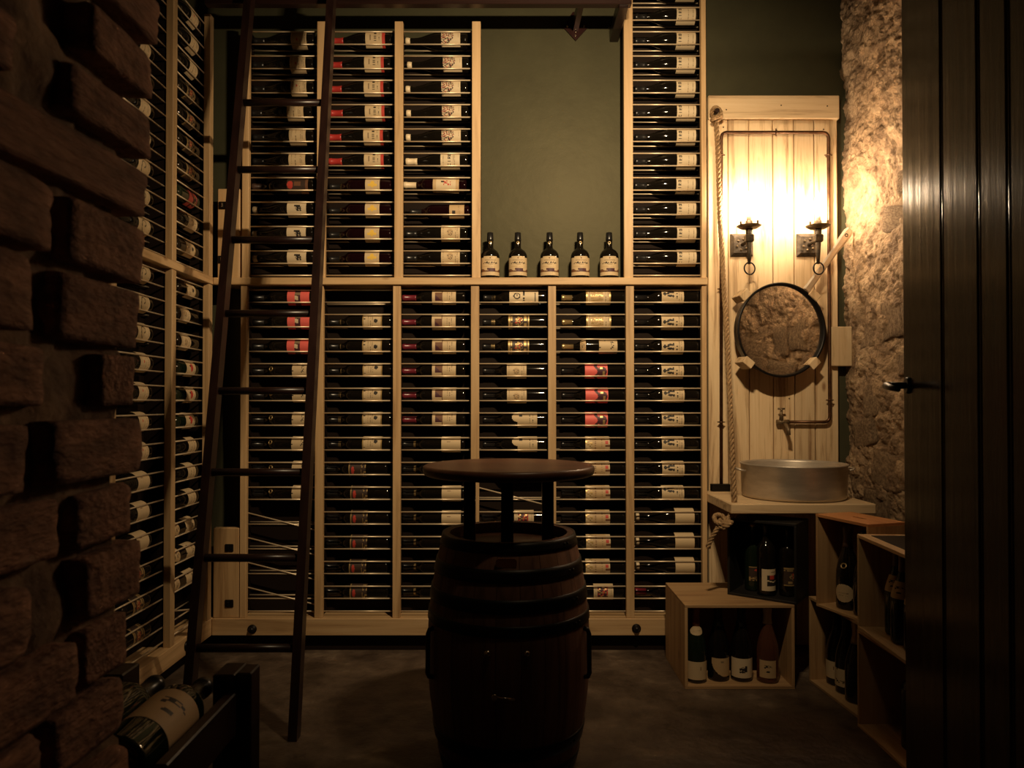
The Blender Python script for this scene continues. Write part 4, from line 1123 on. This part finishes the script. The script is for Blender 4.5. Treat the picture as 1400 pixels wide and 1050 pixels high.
gp = 'bottles in the tilted crate'
upright('ch', inside(c5, .095, .070, .0105), 'sparkling bottle with oval cream label in the tilted crate', gp, AR + .75, cap=('brown', .08), design=d_roundel, lz=(.030, .098), half=.85, extra='medal')
upright('ch', inside(c5, .195, .060, .0105), 'plain black sparkling bottle in the tilted crate', gp, AR + .6, cap=('black', .08))
c6 = crate('pale wooden crate with black slate lid standing on the low crate by the door', (1.236, 2.652), AR - 0.06, 0.450, 0.338, 0.26, 0.3455, (PINE[0], PINE[1], PINE[2]), 0.012, top_inlay=True)
gp = 'pale-shouldered bottles in the slate-lidded crate'
for k, lx in enumerate((.10, .19, .285)):
    upright('bu', inside(c6, lx, .075 + .02 * (k == 0), .0125), ['pale-shouldered bottle nearest the tilted crate, under slate lid', 'pale-shouldered bottle between two others, under slate lid', 'pale-shouldered bottle at the door side, under slate lid'][k],
            gp, AR + .6, glass=GLASS_G, cap=('brown', .06), design=d_scribble, lz=(.150, .205), half=1.2)

# ------------------------------------------------------------------ barrel table
BX, BY = atx(695.5, 2.41), 2.41
HB = 0.735; RT = 0.212; RBU = 0.262
bar = thing('barrel', 'dark oak barrel with black iron hoops, used as table base', 'barrel', (BX, BY, 0))
def bar_r(z):
    t = (z / HB) * 2 - 1
    return RT + (RBU - RT) * (1 - t * t)
NS = 22
zs_ = [HB * k / 18 for k in range(19)]
for s in range(NS):
    a0 = 2 * PI * s / NS + .003; a1 = 2 * PI * (s + 1) / NS - .003; n = 4
    vs = []; fs = []
    for z in zs_:
        for k in range(n + 1):
            a = a0 + (a1 - a0) * k / n; r = bar_r(z)
            vs.append((r * math.cos(a), r * math.sin(a), z))
        for k in range(n + 1):
            a = a0 + (a1 - a0) * k / n; r = bar_r(z) - 0.022
            vs.append((r * math.cos(a), r * math.sin(a), z))
    m = 2 * (n + 1)
    for i in range(len(zs_) - 1):
        for k in range(n):
            fs.append((i * m + k, i * m + k + 1, (i + 1) * m + k + 1, (i + 1) * m + k))
            fs.append((i * m + n + 1 + k + 1, i * m + n + 1 + k, (i + 1) * m + n + 1 + k, (i + 1) * m + n + 1 + k + 1))
        fs.append((i * m + n + 1, i * m, (i + 1) * m, (i + 1) * m + n + 1))
        fs.append((i * m + n, i * m + 2 * n + 1, (i + 1) * m + 2 * n + 1, (i + 1) * m + n))
    e = (len(zs_) - 1) * m
    for k in range(n):
        fs.append((e + k, e + k + 1, e + n + 2 + k, e + n + 1 + k)); fs.append((k + 1, k, n + 1 + k, n + 2 + k))
    MB().add(vs, fs, 0, False).build('stave', BARREL, bar, True)
MB().lathe([(RT - 0.022, HB - 0.055), (RT - 0.022, HB - 0.035)], 48).build('barrel_head', TABLE, bar, True)
def hoop(z0, z1, name='hoop'):
    zz = [z0 + (z1 - z0) * k / 3 for k in range(4)]
    p = [(bar_r(z) + 0.0035, z) for z in zz]
    p = [(bar_r(z0) - .002, z0)] + p + [(bar_r(z1) - .002, z1)]
    h_ = MB().lathe(p, 64, cap=False)
    for z in (z0 + (z1 - z0) * .5,):
        for a in (-PI / 2 + .9, -PI / 2 + .98):
            r = bar_r(z) + .003
            h_.lathe([(0.005, 0), (0.004, .003), (0.0005, .004)], 8, 0, Matrix.Translation((r * math.cos(a), r * math.sin(a), z)) @ Vector((math.cos(a), math.sin(a), 0)).to_track_quat('Z', 'Y').to_matrix().to_4x4())
    return h_.build(name, BLACKM, bar, True)
hoop(HB - .031, HB + .001)
hoop(HB - .114, HB - .075)
hoop(HB - .200, HB - .160)
hoop(HB - .266, HB - .234)
hoop(.012, .060); hoop(.100, .140)
# brass plaque, cupboard hinges, latch, side handles
za = HB - .054; ra = bar_r(za) + .0012
plq = MB()
M_ = Matrix.Translation((-.006, -ra, za)) @ Matrix.Rotation(PI / 2 + 0.12, 4, 'X')
pts = []
for cx_, cz_, a0 in ((.020, .009, 0), (-.020, .009, PI / 2), (-.020, -.009, PI), (.020, -.009, 1.5 * PI)):
    for k in range(5):
        a = a0 + k * PI / 8; pts.append((cx_ + .011 * math.cos(a), cz_ * .55 + .009 * math.sin(a)))
plq.prism(pts, .004, M_); plq.build('plaque', CAP['foil'], bar, True)
for dx in (-.060, .053):
    z = atz(894, BY - RBU); r = math.sqrt((bar_r(z) + .002) ** 2 - dx * dx)
    MB().lathe([(0.011, 0), (0.010, .006), (0.004, .011), (.0005, .012)], 14, 0, Matrix.Translation((dx, -r, z)) @ Matrix.Rotation(PI / 2, 4, 'X')).build('hinge_bolt', STEELP, bar, True)
z = atz(953, BY - RBU)
MB().cyl((-.040, -bar_r(z) - .010, z + .002), (.018, -bar_r(z) - .012, z - .003), .0042, seg=10).cyl((-.040, -bar_r(z) + .004, z + .003), (-.040, -bar_r(z) - .016, z + .003), .009, seg=12).build('latch', STEELP, bar, True)
for s in (-1, 1):
    a = -PI / 2 + s * 1.12
    pts = []
    for zz, rr in ((.455, .0), (.452, .012), (.44, .016), (.32, .016), (.308, .012), (.305, .0)):
        r = bar_r(zz) + rr; pts.append((r * math.cos(a), r * math.sin(a), zz))
    MB().tube(pts, .0075, 8).build('side_handle', BLACKM, bar, True)
TZ = 0.952
tt = thing('table_top', 'round dark walnut table top on posts rising from the barrel', 'table', (BX, BY, HB - 0.035))
o_ = TZ - (HB - 0.035)
MB().lathe([(0.268, o_ - .032), (0.276, o_ - .026), (0.279, o_ - .012), (0.277, o_ - .004), (0.270, o_)], 80, 0).build('disc', TABLE, tt, True)
for dx, dy in ((-.128, .02), (-.004, -.105), (.128, .02), (-.004, .125)):
    MB().box((dx - .019, dy - .019, .0005), (dx + .019, dy + .019, o_ - .031), 0, .002).build('leg', DARKW[2], tt, True)

# ------------------------------------------------------------------ dark bottle stand near the jamb
st = thing('bottle_stand', 'low dark wooden stand with rails carrying large bottles, below the brick jamb', 'stand', (-0.70, 1.45, 0))
for x0 in (-0.632, -0.868):
    MB().box((x0, 1.565, 0.0), (x0 + .046, 1.640, .578), 0, .003).build('post', DARKW[2], st)
    MB().box((x0, 1.245, 0.0), (x0 + .046, 1.300, .462), 0, .003).build('post', DARKW[2], st)
MB().box((-.586, 1.575, 0.0), (-.554, 1.632, .578), 0, .003).build('post', DARKW[2], st)
MB().box((-.602, 1.245, .455), (-.578, 1.575, .545), 0, .003).build('side_rail', DARKW[1], st)
MB().box((-.886, 1.245, .455), (-.862, 1.575, .545), 0, .003).build('side_rail', DARKW[1], st)
MB().box((-.86, 1.530, .415), (-.60, 1.562, .472), 0, .003).build('cross_rail', DARKW[0], st)
MB().box((-.86, 1.300, .415), (-.60, 1.332, .472), 0, .003).build('cross_rail', DARKW[0], st)
for x, dy, lab, dsg in ((-.678, 0.0, 'large dark bottle with tan scribbled label lying on the dark stand', d_scribble), (-.790, .012, 'large unlabelled dark bottle lying on the stand behind the labelled one', None)):
    # neck points away from the camera, label turned up and to the room
    R3 = Matrix.Rotation(-PI / 2, 3, 'X') @ Matrix.Rotation(0.55, 3, 'Z')
    M = Matrix.Translation((x, 1.262 + dy, .472 + .0555)) @ R3.to_4x4()
    bottle('mag', M, lab, 'large bottles on the dark stand', GLASS_G, ('black', .09), dsg, (.085, .215) if dsg else None, 1.15)

# ------------------------------------------------------------------ the open plank door
DP = Vector((atx(1238.5, 1.90), 1.90, 0)); PHI = math.radians(12.0)
# local frame: +x runs from the free edge to the hinges, +y is the hidden side
ang = math.atan2(-math.cos(PHI), -math.sin(PHI))
door = thing('plank_door', 'dark stained plank door standing open, with iron lever handle', 'door', (DP.x, DP.y, 0.012), ang)
DH = 2.62
cuts = [0.0, 0.288, 0.486, 0.615, 0.73, 0.84]
for a, b in zip(cuts, cuts[1:]):
    w_ = b - a
    # board with a bead along its hinge-side edge
    MB().box((a + .0025, -.006, 0), (b - .016, .036, DH), 0, .003).build('plank', DOORW, door, True)
    MB().cyl((b - .0085, .0015, 0), (b - .0085, .0015, DH), .0062, seg=10).build('bead', DOORW, door, True)
MB().box((0.0, .022, 0), (0.84, .048, DH)).build('door_core', DOORW, door, True)
hz = atz(527, 1.86) - 0.012
hm = MB().cyl((.042, -.008, hz), (.042, -.058, hz), .0085, seg=12)
hm.tube([(.042, -.052, hz), (.060, -.062, hz - .001), (.100, -.064, hz - .006), (.150, -.060, hz - .012)], [.010, .0095, .008, .006], 10)
lev = hm.build('lever', BLACKM, door, True)
MB().cyl((.042, -.0055, hz), (.042, -.013, hz), .022, .019, 18).build('rosette', BLACKM, lev, True)
